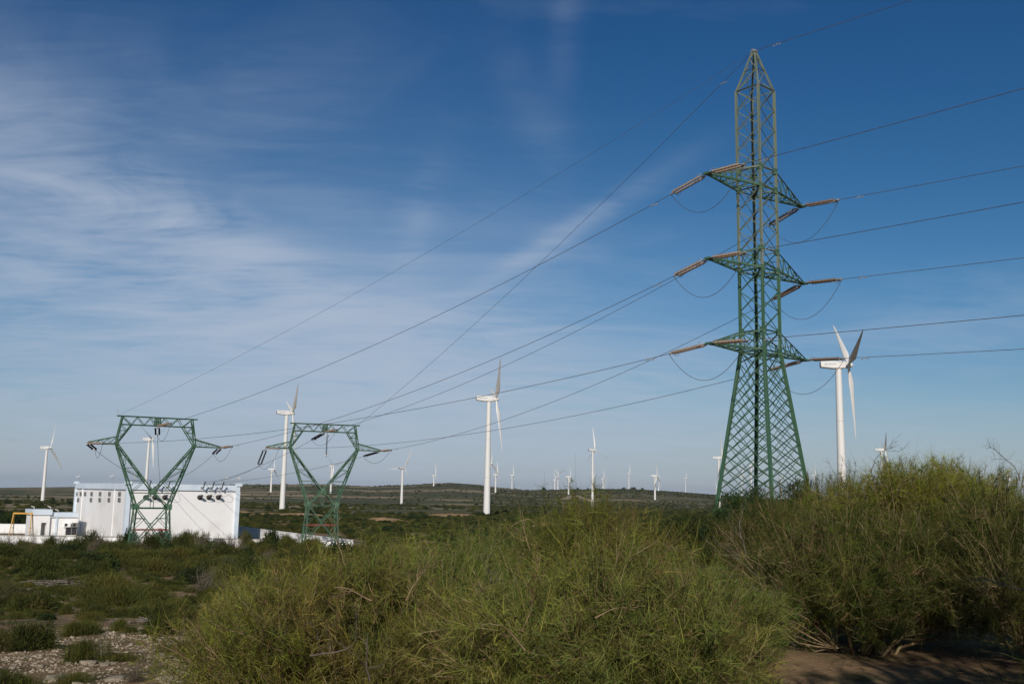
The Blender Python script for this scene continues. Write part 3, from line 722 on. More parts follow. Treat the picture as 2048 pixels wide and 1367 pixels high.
# attachment points on the cat heads: (tower word, arm word, point)
cat_att = {0: ('left', 'centre beam', c1(0, 0, 16.5)), 2: ('left', 'right arm', c1(8.5, 0, 13.95)), 4: ('left', 'left arm', c1(-8.5, 0, 13.95)),
           1: ('right', 'centre beam', c2(0, 0, 16.5)), 3: ('right', 'right arm', c2(8.5, 0, 13.95)), 5: ('right', 'left arm', c2(-8.5, 0, 13.95))}
for i, tip in enumerate(TT):
    lv, sd = lvl[i // 2], side[i % 2]; OUT = OUT_R if i % 2 else OUT_L
    tw, aw, ca = cat_att[i]
    chord = ca - tip; L = chord.length; sag = 1.9 + .25 * (i % 2)
    d0 = chord.normalized() - Vector((0, 0, 4 * sag / L)); d1 = -chord.normalized() - Vector((0, 0, 4 * sag / L))
    ea = string_pair(tip, d0, f'insulator pair towards the substation on the {lv} {sd} arm of the tall pylon', 'pale' if i % 2 == 0 else 'brown')
    eb = string_pair(ca, d1, f'brown insulator pair facing right on the {aw} of the {tw} cat-head pylon', 'pale')
    cable('power_line', span_pts(ea, eb, sag * .85), f'cable from {lv} {sd} arm of the tall pylon down to the {tw} cat-head pylon', r=.022, group='conductors between the pylons', dampers=(1.6, (eb - ea).length - 1.6))
    # outgoing side
    slope = -.045
    dO = OUT + Vector((0, 0, slope)); eo = string_pair(tip, dO, f'insulator pair pointing right on the {lv} {sd} arm of the tall pylon', 'pale' if i % 2 == 0 else 'brown')
    far = eo + OUT * 240; far.z = eo.z + 1; 
    cable('power_line', span_pts(eo, far, 240 * (-slope) / 4 + .25, 80), f'cable from the {lv} {sd} arm of the tall pylon to the right edge', r=.022, group='conductors leaving to the right', dampers=(1.7,))
    # jumper loop
    cable('jumper_cable', span_pts(ea - d0.normalized() * .1, eo - dO.normalized() * .1, 2.5, 26), f'slack jumper cable looping under the {lv} {sd} arm of the tall pylon', 'jumper cable', r=.02, group='jumper loops on the tall pylon')
    # down string of the cat head, to the wall bracket of the building
    order = {4: 0, 0: 1, 2: 2, 5: 3, 1: 4, 3: 5}[i]
    pt = POST_TIPS[order]
    ch = pt - ca; Lc = ch.length; sg = 1.0
    dd = ch.normalized() - Vector((0, 0, 4 * sg / Lc * .6))
    if i == 5: dd.z -= .7
    ed = string_pair(ca, dd, f'dark insulator pair hanging from the {aw} of the {tw} cat-head pylon', 'dark')
    cable('down_lead_cable', span_pts(ed, pt, sg * .6, 24), f'cable from the {aw} of the {tw} cat-head pylon to the white building', 'cable', r=.024, group='leads into the building')
    cable('jumper_cable', span_pts(eb + d1.normalized() * -.1, ed - dd.normalized() * .1, 1.5, 20), f'slack jumper cable hanging below the {aw} of the {tw} cat-head pylon', 'jumper cable', r=.022, group='jumper loops on the cat-head pylons')
string_pair(c2(.35, 0, 16.5), (0, 0, -1), 'single dark insulator string hanging straight down inside the right cat-head pylon', 'dark', True)
# earth wires
cable('earth_wire', span_pts(APEX, c2(4.9, 0, 17.8), 1.2), 'thin earth wire from the peak of the tall pylon to the right cat-head pylon', r=.018, dampers=(4.0,))
cable('earth_wire', span_pts(APEX, c1(-5.0, 0, 17.8), 1.6), 'thin faint earth wire from the peak of the tall pylon to the left cat-head pylon', r=.012)
fa = APEX + OUT * 240
cable('earth_wire', span_pts(APEX, fa, 3.0, 80), 'thin earth wire rising from the tall pylon peak to the top edge', r=.02, dampers=(2.2,))
e_ = MB(); e_.tube([(0, 0, 0), (0, 0, .9)], .03, 5); ob('lightning_spike', e_.mesh('lightning_spike', M_galv), cat1, (-5.1, 0, 17.7))

# ------------------------------------------------------------------ wind turbines
HUB_H = 55.0; RB = 26.0
def turbine_meshes():
    m = MB(); n = 32; pts = [(0, 0, k / 12) for k in range(13)]; rr = [1.62 - (1.62 - 1.02) * k / 12 for k in range(13)]
    m.tube(pts, rr, n); tower = m.mesh('tower', M_white, True)
    # nacelle: box with chamfered belly, axis +x, hub at x=+2.9
    m = MB(); secs = [(-6.0, 1.05, -.55, 1.15), (-5.8, 1.2, -.85, 1.3), (-2.0, 1.3, -1.25, 1.4), (1.2, 1.3, -1.25, 1.45), (2.3, 1.05, -1.05, 1.25)]
    v = []
    for x, w, zb, zt in secs:
        c = .28
        v += [(x, -w, zb + c), (x, -w + c, zb), (x, w - c, zb), (x, w, zb + c), (x, w, zt - c), (x, w - c, zt), (x, -w + c, zt), (x, -w, zt - c)]
    f = []
    for i in range(len(secs) - 1):
        for k in range(8):
            k2 = (k + 1) % 8; f.append((i * 8 + k, (i + 1) * 8 + k, (i + 1) * 8 + k2, i * 8 + k2))
    f += [tuple(range(8)), tuple((len(secs) - 1) * 8 + k for k in range(7, -1, -1))]
    m.add(v, f); nac = m.mesh('nacelle', M_white)
    m = MB(); m.tube([(2.3, 0, 0), (2.5, 0, 0), (3.6, 0, 0), (4.3, 0, 0), (4.8, 0, 0), (5.05, 0, 0)], [.9, 1.05, 1.05, .85, .5, .08], 20); hub = m.mesh('hub', M_white, True)
    # blade along +z, feathered so that the chord lies mostly along the axis
    secs = [(.8, .95, .95, 0), (2.2, .95, .92, 0), (4.5, 1.75, .62, .28), (6.2, 2.15, .48, .22), (10, 1.75, .32, .12), (15, 1.25, .2, .05), (20, .85, .13, 0), (24, .5, .07, -.03), (25.6, .28, .04, -.04), (26, .06, .02, -.04)]
    m = MB(); v = []; n = 14
    for r, c, th, tw in secs:
        pit = -math.radians(50) - tw
        for k in range(n):
            a = 2 * math.pi * k / n; cx = math.cos(a) * c * .5 - (c - .95) * .22; cy = math.sin(a) * th * .5 * (1 if c < 1 else (1 + .45 * math.cos(a)))
            v.append((cx * math.sin(pit) + cy * math.cos(pit) + .040 * r - .0006 * r * r, cx * math.cos(pit) - cy * math.sin(pit), r))
    f = [(i * n + k, i * n + (k + 1) % n, (i + 1) * n + (k + 1) % n, (i + 1) * n + k) for i in range(len(secs) - 1) for k in range(n)]
    f.append(tuple((len(secs) - 1) * n + k for k in range(n))); m.add(v, f); blade = m.mesh('blade', M_white, True)
    # small mark on the nacelle side: a swoosh and a row of strokes
    m = MB(); y = -1.312
    for k in range(7): 
        x = -3.6 + k * .42; m.box((x, y, .25 + .05 * math.sin(k * 1.3)), (.26, .015, .30), Matrix.Rotation(.25, 3, 'Y'))
    m.box((-4.4, y, .3), (.7, .015, .16), Matrix.Rotation(-.5, 3, 'Y')); m.box((-4.3, y, .05), (.6, .015, .12), Matrix.Rotation(.2, 3, 'Y'))
    logo = m.mesh('logo', M_logo)
    m = MB(); m.box((-6.02, 0, .2), (.06, 1.8, 1.3)); grille = m.mesh('rear_grille', M_dark)
    m = MB(); m.tube([(-4.8, .4, 1.4), (-4.8, .4, 2.3)], .04, 5); m.tube([(-5.05, .4, 2.3), (-4.55, .4, 2.3)], .03, 5); mast = m.mesh('wind_vane', M_galv)
    return tower, nac, hub, blade, logo, grille, mast
TM = turbine_meshes()
def turbine(hx, hy, R, s, alpha, label, proto=None):
    depth = F * RB / R
    h = P(hx, hy, depth)
    los = Vector((h.x - EYE.x, h.y - EYE.y, 0)).normalized(); az = math.atan2(los.x, los.y)
    # axis at angle phi with los.axis = s, pointing to the right of the picture
    right = Vector((los.y, -los.x, 0)); ax = right * math.sqrt(1 - s * s) + los * s
    yaw = math.atan2(ax.y, ax.x)
    base = Vector((h.x, h.y, 0)) - ax * 3.4; zg = tz(base.x, base.y)
    e = empty('wind_turbine', (base.x, base.y, zg), yaw)
    hz = h.z - zg
    tag(e, label, 'wind turbine', 'white wind turbines of the wind farm')
    tw = ob('tower', TM[0], e, (0, 0, -.5)); tw.scale = (1, 1, hz - .8)
    nc = ob('nacelle', TM[1], e, (0, 0, hz))
    if R > 40:
        for fz in (.34, .67):
            r_ = 1.62 - .6 * fz + .012; m = MB(); m.tube([(0, 0, 0), (0, 0, .10)], r_, 28, False); ob('flange_seam', m.mesh('flange_seam', M_galv), tw, (0, 0, fz)).scale = (1, 1, 1 / (hz - .8))
    if R > 45:
        ob('logo', TM[4], nc); ob('wind_vane', TM[6], nc)
    ob('rear_grille', TM[5], nc)
    hb = ob('hub', TM[2], e, mat=Matrix.Translation((3.4, 0, hz)) @ Matrix.Rotation(math.radians(-5), 4, 'Y') @ Matrix.Translation((-3.4, 0, 0)))
    # rotation sense: local +y of the turbine seen in the picture
    ly = Vector((-ax.y, ax.x, 0)); sg = 1 if ly.dot(right) > 0 else -1
    for k in range(3):
        a = math.radians(alpha + 120 * k) * sg
        b = ob('blade', TM[3], e, mat=Matrix.Translation((3.4, 0, hz)) @ Matrix.Rotation(math.radians(-5), 4, 'Y') @ Matrix.Rotation(-a, 4, 'X'))
    print('turbine', hx, 'dist %.0f' % depth, 'towerlen %.1f' % hz)
    return e
T = [
 (101, 895, 57, -.55, 18, 'wind turbine at the far left with its base behind the dark bushes'),
 (305, 878, 57, -.55, 60, 'wind turbine seen through the open head of the left cat-head pylon'),
 (585, 826, 86, .17, 51, 'second largest wind turbine left of centre, partly behind the right cat-head pylon'),
 (548, 938, 32, -.3, 8, 'small wind turbine just left of the larger one by the right cat-head pylon'),
 (667, 931, 32, -.6, -45, 'wind turbine seen through the open head of the right cat-head pylon'),
 (809, 936, 44, .75, 28, 'wind turbine with widely spread blades alone right of the right cat-head pylon'),
 (871, 951, 26, .4, 8, 'small wind turbine in front of the rounded hill left of centre'),
 (992, 798, 110, .14, 48, 'large wind turbine standing in the middle of the picture, full tower visible'),
 (983, 926, 41, -.4, 8, 'wind turbine almost hidden behind the tower of the large central one'),
 (995, 949, 29, .35, 2, 'small wind turbine immediately right of the large central tower'),
 (1027, 950, 22, .25, 0, 'small wind turbine on the hill flank, second right of the large central one'),
 (1039, 978, 9, .5, 10, 'tiniest wind turbine peeping over the ridge right of the large central one'),
 (1112, 959, 21, .3, 80, 'small wind turbine with a thin tower, leftmost of the cluster before the dirt track'),
 (1118, 947, 20, .6, -60, 'small far wind turbine on the slope, close behind the leftmost of its cluster'),
 (1102, 972, 9, .5, 30, 'tiny wind turbine on the ridge beside a lone tree'),
 (1141, 953, 29, -.22, 0, 'wind turbine standing just left of the pale dirt track on the slope'),
 (1190, 900, 45, .62, -5, 'medium wind turbine right of centre with one blade up and two down'),
 (1189, 950, 14, .4, 20, 'tiny wind turbine hidden behind the tower of the medium one right of centre'),
 (1208, 957, 20, .5, 5, 'small wind turbine overlapping another just right of the medium one'),
 (1210, 967, 19, .6, 150, 'squat small wind turbine overlapping the other right of the medium one'),
 (1260, 946, 19, .5, 0, 'small wind turbine among dark trees on the ridge top'),
 (1314, 951, 33, -.2, 0, 'taller of two wind turbines standing close together left of the tall pylon'),
 (1319, 970, 23, .8, 0, 'shorter of two wind turbines standing close together left of the tall pylon'),
 (1373, 956, 16, .3, 0, 'small wind turbine alone on the falling end of the ridge'),
 (1444, 915, 50, -.15, 0, 'wind turbine right beside the left leg of the tall pylon'),
 (1434, 976, 15, .6, 100, 'tiny wind turbine touching the left leg of the tall pylon near its foot'),
 (1486, 951, 23, .4, 0, 'faint wind turbine seen through the lattice at the left of the tall pylon'),
 (1505, 931, 25, .5, 20, 'wind turbine seen behind the back leg of the tall pylon'),
 (1565, 955, 17, .4, 0, 'small wind turbine seen through the lattice at the right of the tall pylon'),
 (1631, 950, 22, .3, 2, 'small wind turbine in the gap between the tall pylon and the nearest turbine'),
 (1697, 730, 152, .20, 72, 'nearest and largest wind turbine, right of the tall pylon'),
 (1770, 899, 52, .13, 51, 'wind turbine rising behind the tall bushes right of the nearest turbine'),
 (2019, 949, 32, -.5, -40, 'wind turbine half hidden in the bushes at the right edge'),
]
for a in T: turbine(*a)

# ------------------------------------------------------------------ vegetation generators
G = lambda *c: np.array(c)
def ribbons(start, d, length, width, droop, seg, rng, curl=.22):
    """curved tapering ribbons; start,d (n,3)"""
    n = len(start); side = np.cross(d, rng.normal(size=(n, 3))); side /= np.linalg.norm(side, axis=1)[:, None] + 1e-9
    vs = []
    bend = rng.normal(size=(n, 3)) * curl
    for k in range(seg + 1):
        t = k / seg
        p = start + d * (length * t)[:, None] + bend * (length * t * t)[:, None]
        p[:, 2] -= droop * length * t * t
        w = (width * (1 - .75 * t))[:, None] * side * .5
        vs += [p - w, p + w]
    V = np.stack(vs, 1)             # n, 2(seg+1), 3
    k2 = 2 * (seg + 1); base = (np.arange(n) * k2)[:, None]
    fs = [np.stack([base[:, 0] + 2 * k, base[:, 0] + 2 * k + 1, base[:, 0] + 2 * k + 3, base[:, 0] + 2 * k + 2], 1) for k in range(seg)]
    return V.reshape(-1, 3), np.concatenate(fs), k2
def tubes(paths, radii, sides=4):
    """paths (n,m,3), radii (n,m)"""
    n, m, _ = paths.shape; t = np.gradient(paths, axis=1); t /= np.linalg.norm(t, axis=2)[..., None] + 1e-9
    ref = np.where(np.abs(t[..., 2:3]) < .9, np.array([0, 0, 1.]), np.array([1., 0, 0]))
    x = np.cross(t, ref); x /= np.linalg.norm(x, axis=2)[..., None] + 1e-9; y = np.cross(t, x)
    rings = [paths + (x * math.cos(2 * math.pi * k / sides) + y * math.sin(2 * math.pi * k / sides)) * radii[..., None] for k in range(sides)]
    V = np.stack(rings, 2).reshape(-1, 3); fs = []
    b = (np.arange(n) * m * sides)
    for i in range(m - 1):
        for k in range(sides):
            k2 = (k + 1) % sides; fs.append(np.stack([b + i * sides + k, b + i * sides + k2, b + (i + 1) * sides + k2, b + (i + 1) * sides + k], 1))
    return V, np.concatenate(fs)
def bezier(a, b, c, m):
    t = np.linspace(0, 1, m)[None, :, None]; return a[:, None] * (1 - t) ** 2 + 2 * b[:, None] * t * (1 - t) + c[:, None] * t * t
def broom(name, seed, R, H, tufts, whips, wl=.115, ww=.0044, tall=0.0, colors=None, asym=(0, 0), limbs=18, nl=19):
    rng = np.random.default_rng(seed)
    # lumpy crown made of many separate clumps with gaps between them
    la = np.arange(nl) * 2.39996 + rng.uniform(-.3, .3, nl); lr = R * (np.sqrt((np.arange(nl) + .5) / nl)) * .78
    lR = R * rng.uniform(.24, .42, nl); prof = np.sqrt(np.clip(1 - (lr / R) ** 2 * .8, .1, 1))
    lTop = H * prof * rng.uniform(.80, 1.0, nl); lBot = np.maximum(lTop - H * rng.uniform(.5, .75, nl), H * (.05 + tall * .45))
    cx = lr * np.cos(la) + asym[0]; cy = lr * np.sin(la) + asym[1]
    wgt = (lR ** 2) * (lTop - lBot); which = rng.choice(nl, tufts, p=wgt / wgt.sum())
    u = rng.normal(size=(tufts, 3)); u /= np.linalg.norm(u, axis=1)[:, None]; rad = rng.uniform(0, 1, tufts) ** .40
    cz = (lTop + lBot) / 2; hz = (lTop - lBot) / 2
    tip = np.stack([cx[which] + u[:, 0] * lR[which] * rad, cy[which] + u[:, 1] * lR[which] * rad, cz[which] + u[:, 2] * np.maximum(hz[which] - wl * .3, .08) * rad], 1)
    tip[:, 2] = np.maximum(tip[:, 2], .06); tip += rng.normal(size=tip.shape) * .06
    ang = rng.uniform(0, 2 * math.pi, limbs); k_ = rng.integers(0, nl, limbs)
    lend = np.stack([cx[k_] * .8, cy[k_] * .8, lBot[k_] + hz[k_] * .8], 1) + rng.normal(size=(limbs, 3)) * .08
    base = np.stack([np.cos(ang) * .10 * R, np.sin(ang) * .10 * R, np.full(limbs, -.08)], 1)
    mid = base * .4 + lend * .6; mid[:, 2] = lend[:, 2] * .25; mid += rng.normal(size=mid.shape) * .08 * R
    m1 = 10; LP = bezier(base, mid, lend, m1); LP[:, 1:-1] += rng.normal(size=LP[:, 1:-1].shape) * .018 * R
    LRd = np.linspace(1, .12, m1)[None] * rng.uniform(.012, .026, limbs)[:, None] * (H / 1.6)
    V1, F1 = tubes(LP, LRd, 5)
    dist = ((tip[:, None, :] - lend[None]) ** 2).sum(2) + rng.uniform(0, .1, (tufts, limbs)); near = dist.argmin(1)
    at = rng.integers(4, m1, tufts); s0 = LP[near, at]
    md = (s0 + tip) / 2 + rng.normal(size=tip.shape) * .12; md[:, 2] -= .05
    m2 = 7; SP = bezier(s0, md, tip, m2); SP[:, 2:] += rng.normal(size=SP[:, 2:].shape) * .012
    SR = np.linspace(1, .25, m2)[None] * rng.uniform(.0035, .008, tufts)[:, None] * (H / 1.6)
    V2, F2 = tubes(SP, SR, 3)
    n = tufts * whips; ti = np.repeat(np.arange(tufts), whips); tt = 1 - .72 * rng.uniform(0, 1, n) ** 1.3; k = tt * (m2 - 1); k0 = np.minimum(k.astype(int), m2 - 2); fr = (k - k0)[:, None]
    st = SP[ti, k0] * (1 - fr) + SP[ti, k0 + 1] * fr
    bd = SP[ti, -1] - SP[ti, -3]; bd /= np.linalg.norm(bd, axis=1)[:, None] + 1e-9
    ow = np.stack([u[:, 0], u[:, 1], u[:, 2]], 1)[ti]
    td = (rng.normal(size=(tufts, 3)) * .35)[ti]
    d = bd * .38 + ow * .32 + td * 1.3 + np.array([0, 0, .16]) + rng.normal(size=(n, 3)) * .62
    d /= np.linalg.norm(d, axis=1)[:, None]
    tl = rng.uniform(.65, 1.3, tufts)[ti]
    Ln = wl * rng.uniform(.35, 1.1, n) * tl; wd = ww * rng.uniform(.6, 1.4, n)
    V3, F3, kk = ribbons(st, d, Ln, wd, rng.uniform(-.25, .4, n), 2, rng, .48)
    cols = colors or gOl
    cc = np.array([c_ for c_, _ in cols]); pw = np.array([p_ for _, p_ in cols], float); pw /= pw.sum()
    lobec = cc[rng.choice(len(cc), nl, p=pw)] * rng.uniform(.65, 1.35, nl)[:, None]
    tc_ = lobec[which] * .5 + cc[rng.choice(len(cc), tufts, p=pw)] * .5; wc = cc[rng.choice(len(cc), n, p=pw)]
    col = tc_[ti] * .6 + wc * .4; col *= (rng.uniform(.5, 1.55, n) ** 1.25)[:, None]
    dead = rng.uniform(0, 1, n) < (.05 + .30 * (rng.uniform(0, 1, tufts) < .16))[ti]; col[dead] = np.array([.17, .125, .075]) * rng.uniform(.6, 1.3, dead.sum())[:, None]
    T3 = np.repeat(col, kk, axis=0)
    F2 = F2 + len(V1)
    wood = mesh_np(name + '_branches', np.concatenate([V1, V2]), [F1, F2], M_bark, smooth_=True)
    fol = mesh_np(name + '_foliage', V3, [F3], M_leaf, tint=T3)
    return wood, fol
gOl = [((0.112, 0.135, 0.040), 5), ((0.170, 0.180, 0.052), 4), ((0.072, 0.100, 0.042), 3), ((0.22, 0.165, 0.075), 1.5)]
def place(name, meshes, x, y, rz, sc, label, cat, group=None, dz=-.03):
    e = empty(name, (x, y, tz(x, y) + dz), rz); e.scale = sc if isinstance(sc, tuple) else (sc, sc, sc)
    tag(e, label, cat, group)
    ob('branches', meshes[0], e); ob('foliage', meshes[1], e); return e
def at(x, depth):
    p = P(x, 986 + (x - 1024) * .0167, depth); return p.x, p.y

BA = broom('broom_a', 11, 1.45, 1.62, 1350, 84)
BB = broom('broom_b', 23, 1.5, 1.6, 1400, 84, colors=[((0.102, 0.130, 0.046), 5), ((0.158, 0.172, 0.055), 4), ((0.22, 0.17, 0.075), 1.6), ((0.064, 0.090, 0.038), 2)])
BC = broom('broom_c', 35, 1.65, 2.0, 1500, 80, wl=.125, tall=.10, colors=[((0.052, 0.068, 0.021), 5), ((0.076, 0.088, 0.026), 3), ((0.032, 0.047, 0.017), 3), ((0.12, 0.09, 0.045), 1)])
BD = broom('broom_d', 47, 1.25, 2.5, 620, 56, wl=.16, tall=1.05, limbs=26, nl=11, colors=[((0.145, 0.160, 0.042), 5), ((0.115, 0.130, 0.038), 3), ((0.19, 0.19, 0.055), 1.5)])
YTOP = {700: 1105, 1190: 1082, 905: 1082, 1195: 992, 1370: 1120, 560: 1135, 1010: 1058, 790: 1078, 1720: 1002, 1590: 996, 1800: 910, 1935: 918, 2085: 940, 1655: 950}
near_brooms = [
 (BA, 700, 8.2, .4, (1.0, 1.0, .98), 'large wispy olive-green broom bush filling the bottom left of centre'),
 (BB, 1190, 7.4, 1.9, (1.0, 1.0, .93), 'nearest feathery green broom bush filling the bottom centre'),
 (BB, 905, 9.6, 4.4, (.95, .95, .98), 'broom bush with bare tan twigs between the two nearest bushes'),
 (BA, 1195, 11.8, 2.7, (.92, .95, 1.06), 'broom bush rising to a yellow-green hump behind the bottom centre bush'),
 (BB, 1370, 10.2, 3.4, (.8, .8, .86), 'lower broom bush just left of the big dark bush at the right'),
 (BA, 560, 10.5, 5.0, (.72, .72, .72), 'broom bush at the edge of the stony clearing left of centre'),
 (BB, 1010, 14.5, .9, (1.25, 1.15, 1.0), 'broom bush in the middle distance below the large central turbine'),
 (BA, 790, 13.5, 3.6, (1.0, 1.0, .98), 'broom bush in front of and right of the right cat-head pylon'),
 (BC, 1720, 11.6, .3, (1.0, .95, .88), 'big dark dense broom bush over the shaded sand at the lower right'),
 (BC, 1590, 14.2, 2.2, (.72, .72, .88), 'dark green broom bush below the foot of the tall pylon'),
 (BD, 1800, 15.0, .7, (1.15, 1.15, 1.10), 'tall broom with yellow-green tops and bare stems right of the nearest turbine'),
 (BD, 1935, 16.0, 2.9, (1.1, 1.1, 1.06), 'tall broom with thin see-through crown near the right edge'),
 (BC, 2085, 10.8, 4.0, (.82, .82, 1.04), 'feathery broom bush cut off by the right edge of the picture'),
 (BC, 1655, 17.5, 5.1, (.8, .8, 1.06), 'yellow-green broom bush at the foot of the nearest turbine'),
]
for ms, x, dpt, rz, sc, lab in near_brooms:
    X_, Y_ = at(x, dpt); sc = (sc[0], sc[1], (z_at((X_, Y_), YTOP[x]) - tz(X_, Y_)) / np.percentile(np.array([v.co.z for v in ms[1].vertices]), 99.7)); place('broom_bush', ms, X_, Y_, rz, sc, lab, 'bush', 'large broom bushes in the foreground')
# brooms beside and behind the photographer, to the right: they shade the sand
for k, (x, y, s, lb) in enumerate(((4.75, 5.1, 1.25, 'nearest broom bush at the right, just outside the frame'), (5.2, 1.7, 1.6, 'broom bush to the right of the photographer'), (3.6, -2.6, 1.3, 'broom bush behind and right of the photographer'), (6.9, 6.2, 1.35, 'broom bush farther out beyond the right edge'))):
    place('broom_bush', BC, x, y, k * 1.7, s, lb, 'bush')

# smaller shrubs for the slope: fine leafy domes
def shrub(name, seed, R, H, n, leaf, cols, twig=0.1, wood=M_barkdark, upw=.5, seg=2, shell=.35):
    rng = np.random.default_rng(seed)
    nl = 9; la = rng.uniform(0, 6.28, nl); lr = R * rng.uniform(0, .62, nl); lc = np.stack([lr * np.cos(la), lr * np.sin(la)], 1); lR = R * rng.uniform(.3, .55, nl); lH = H * rng.uniform(.6, 1, nl)
    which = rng.integers(0, nl, n); u = rng.normal(size=(n, 3)); u[:, 2] = np.abs(u[:, 2]) * 1.0; u /= np.linalg.norm(u, axis=1)[:, None]
    rad = rng.uniform(0, 1, n) ** shell
    st = np.stack([lc[which, 0] + u[:, 0] * lR[which] * rad, lc[which, 1] + u[:, 1] * lR[which] * rad, u[:, 2] * lH[which] * rad * .92], 1)
    st += np.sin(st * 9 / R + rng.uniform(0, 6, 3)) * .05 * R
    d = u * .7 + np.array([0, 0, upw]) + rng.normal(size=(n, 3)) * .45; d /= np.linalg.norm(d, axis=1)[:, None]
    V, Fq, kk = ribbons(st, d, leaf[0] * rng.uniform(.5, 1.2, n), leaf[1] * rng.uniform(.6, 1.3, n), .1 * np.ones(n), seg, rng)
    cc = np.array([c for c, _ in cols]); pw = np.array([p for _, p in cols], float); pw /= pw.sum()
    lobecol = cc[rng.choice(len(cc), nl, p=pw)]
    col = lobecol[which] * .5 + cc[rng.choice(len(cc), n, p=pw)] * .5; col *= rng.uniform(.7, 1.3, n)[:, None]
    Tn = np.repeat(col, kk, axis=0)
    nb = max(4, int(n * twig / 10)); tip = st[rng.integers(0, n, nb)]; b0 = np.stack([rng.normal(size=nb) * .06 * R, rng.normal(size=nb) * .06 * R, np.full(nb, -.05)], 1)
    md = tip * .55; md[:, 2] *= .4; md += rng.normal(size=md.shape) * .05 * R
    PP = bezier(b0, md, tip, 5); RR = np.linspace(1, .25, 5)[None] * rng.uniform(.006, .016, nb)[:, None] * (H / .9)
    V2, F2 = tubes(PP, RR, 3); F2 = F2 + len(V)
    idx = np.concatenate([np.zeros(len(Fq), int), np.ones(len(F2), int)])
    T2 = np.concatenate([Tn, np.full((len(V2), 3), .1)])
    return mesh_np(name, np.concatenate([V, V2]), [Fq, F2], [M_leaf, wood], tint=T2, mat_idx=idx)
gD = [((0.046, 0.054, 0.019), 5), ((0.068, 0.074, 0.025), 4), ((0.030, 0.039, 0.016), 3), ((0.12, 0.088, 0.045), 1.2)]
gO = [((0.074, 0.080, 0.028), 5), ((0.108, 0.108, 0.037), 3), ((0.050, 0.060, 0.023), 3), ((0.16, 0.12, 0.06), 1.5)]
gB = [((0.028, 0.040, 0.018), 5), ((0.038, 0.055, 0.020), 3), ((0.020, 0.030, 0.014), 3)]
gT = [((0.17, 0.135, 0.10), 5), ((0.12, 0.10, 0.075), 4), ((0.08, 0.085, 0.04), 2)]
SH = [shrub('dark_shrub', 101, 1.0, .85, 5200, (.15, .022), gD), shrub('dark_shrub', 102, 1.1, .75, 5200, (.16, .022), gD),
      shrub('olive_shrub', 103, 1.0, .95, 5200, (.22, .014), gO, upw=.9), shrub('olive_shrub', 104, 1.1, .8, 5200, (.22, .014), gO, upw=.9),
      shrub('mastic_shrub', 105, 1.1, 1.15, 5600, (.11, .05), gB), shrub('thorn_shrub', 106, .9, 1.2, 1500, (.20, .008), gT, twig=1.2, wood=M_deadwood, upw=.4, shell=.6)]
kinds = [('dark_shrub', 'low rounded dark green shrub on the slope left of the broom bushes'), ('dark_shrub', 'low rounded dark green shrub on the slope left of the broom bushes'),
         ('olive_shrub', 'low feathery olive-green shrub on the slope left of the broom bushes'), ('olive_shrub', 'low feathery olive-green shrub on the slope left of the broom bushes'),
         ('mastic_shrub', 'dense blackish-green leafy shrub on the slope'), ('thorn_shrub', 'grey-brown twiggy half-bare shrub on the slope')]
KW = ['dark green rounded', 'dark green spreading', 'feathery olive', 'broad olive', 'blackish leafy', 'twiggy grey-brown']
def zone_label(k, x, y, s):
    px_, py_ = proj((x, y, tz(x, y))); d = math.hypot(x, y)
    zx = ('below the yellow frame', 'below the grey building face', 'below the left cat-head pylon', 'between the two cat-head pylons', 'below the right cat-head pylon',
          'left of the central turbine', 'below the central turbine', 'below the dirt track', 'left of the tall pylon')[sum(px_ > v for v in (150, 250, 390, 580, 720, 900, 1080, 1290))]
    zy = ('near on the slope', 'low on the slope', 'midway down the slope', 'far down the slope', 'at the slope end')[sum(d > v for v in (24, 42, 65, 95))]
    sz = 'small' if s < .95 else 'large' if s > 1.35 else 'middling'
    return f'{sz} {KW[k]} shrub {zy}, {zx}'
def put_shrub(k, x, y, s, sz, label=None, group=None):
    o = ob(kinds[k][0], SH[k], None, (x, y, tz(x, y) - .04)); o.rotation_euler = (0, 0, rnd.uniform(0, 6.28)); o.scale = (s * rnd.uniform(.85, 1.2), s * rnd.uniform(.85, 1.2), sz)
    tag(o, label or zone_label(k, x, y, s), 'shrub', group or f'{KW[k]} shrubs on the slope'); return o
placed = []
def free(x, y, r):
    for a, b, c in placed:
        if (a - x) ** 2 + (b - y) ** 2 < (.62 * (r + c)) ** 2: return False
    return True
# hand-placed shrubs of the stony clearing (photo x, photo y of the foot)
def on_ground(px, py):
    d = ray_dir(px, py); lo = 2.0; t = lo
    while t < 3000:
        p = EYE + d * t
        if p.z < tz(p.x, p.y): break
        t *= 1.01
    return p.x, p.y
hand = [(60, 1225, 0, 1.0, .9, 'dark green shrub at the left edge above the stony clearing'), (40, 1300, 0, .75, .7, 'dark grey-green shrub at the left edge of the stony clearing'),
        (20, 1375, 1, .42, .34, 'bright-topped dark shrub in the bottom left corner'), (135, 1228, 2, .42, .5, 'small green shrub at the top left of the stony clearing'),
        (240, 1262, 2, .32, .42, 'small upright green shrub behind the stony clearing'), (165, 1325, 2, .34, .5, 'small twiggy green plant left of the big pale stone'),
        (235, 1322, 3, .45, .22, 'low spreading green plant just above the big pale stone'), (355, 1308, 3, .38, .28, 'low bright green plant at the right of the stony clearing'),
        (420, 1200, 2, .75, .75, 'rounded green shrub right of the orange soil patch'), (385, 1245, 2, .55, .6, 'grey-green feathery shrub at the edge of the big broom'),
        (270, 1362, 5, .3, .3, 'small dry brown twiggy plant at the bottom of the stony clearing'), (150, 1365, 3, .35, .2, 'low green cushion plant at the bottom left')]
for px_, py_, k, s, sz, lab in hand:
    x, y = on_ground(px_, py_); o = put_shrub(k, x, y, s, sz, lab); placed.append((x, y, s))
MESH_H = [max(v.co.z for v in m.vertices) for m in SH]
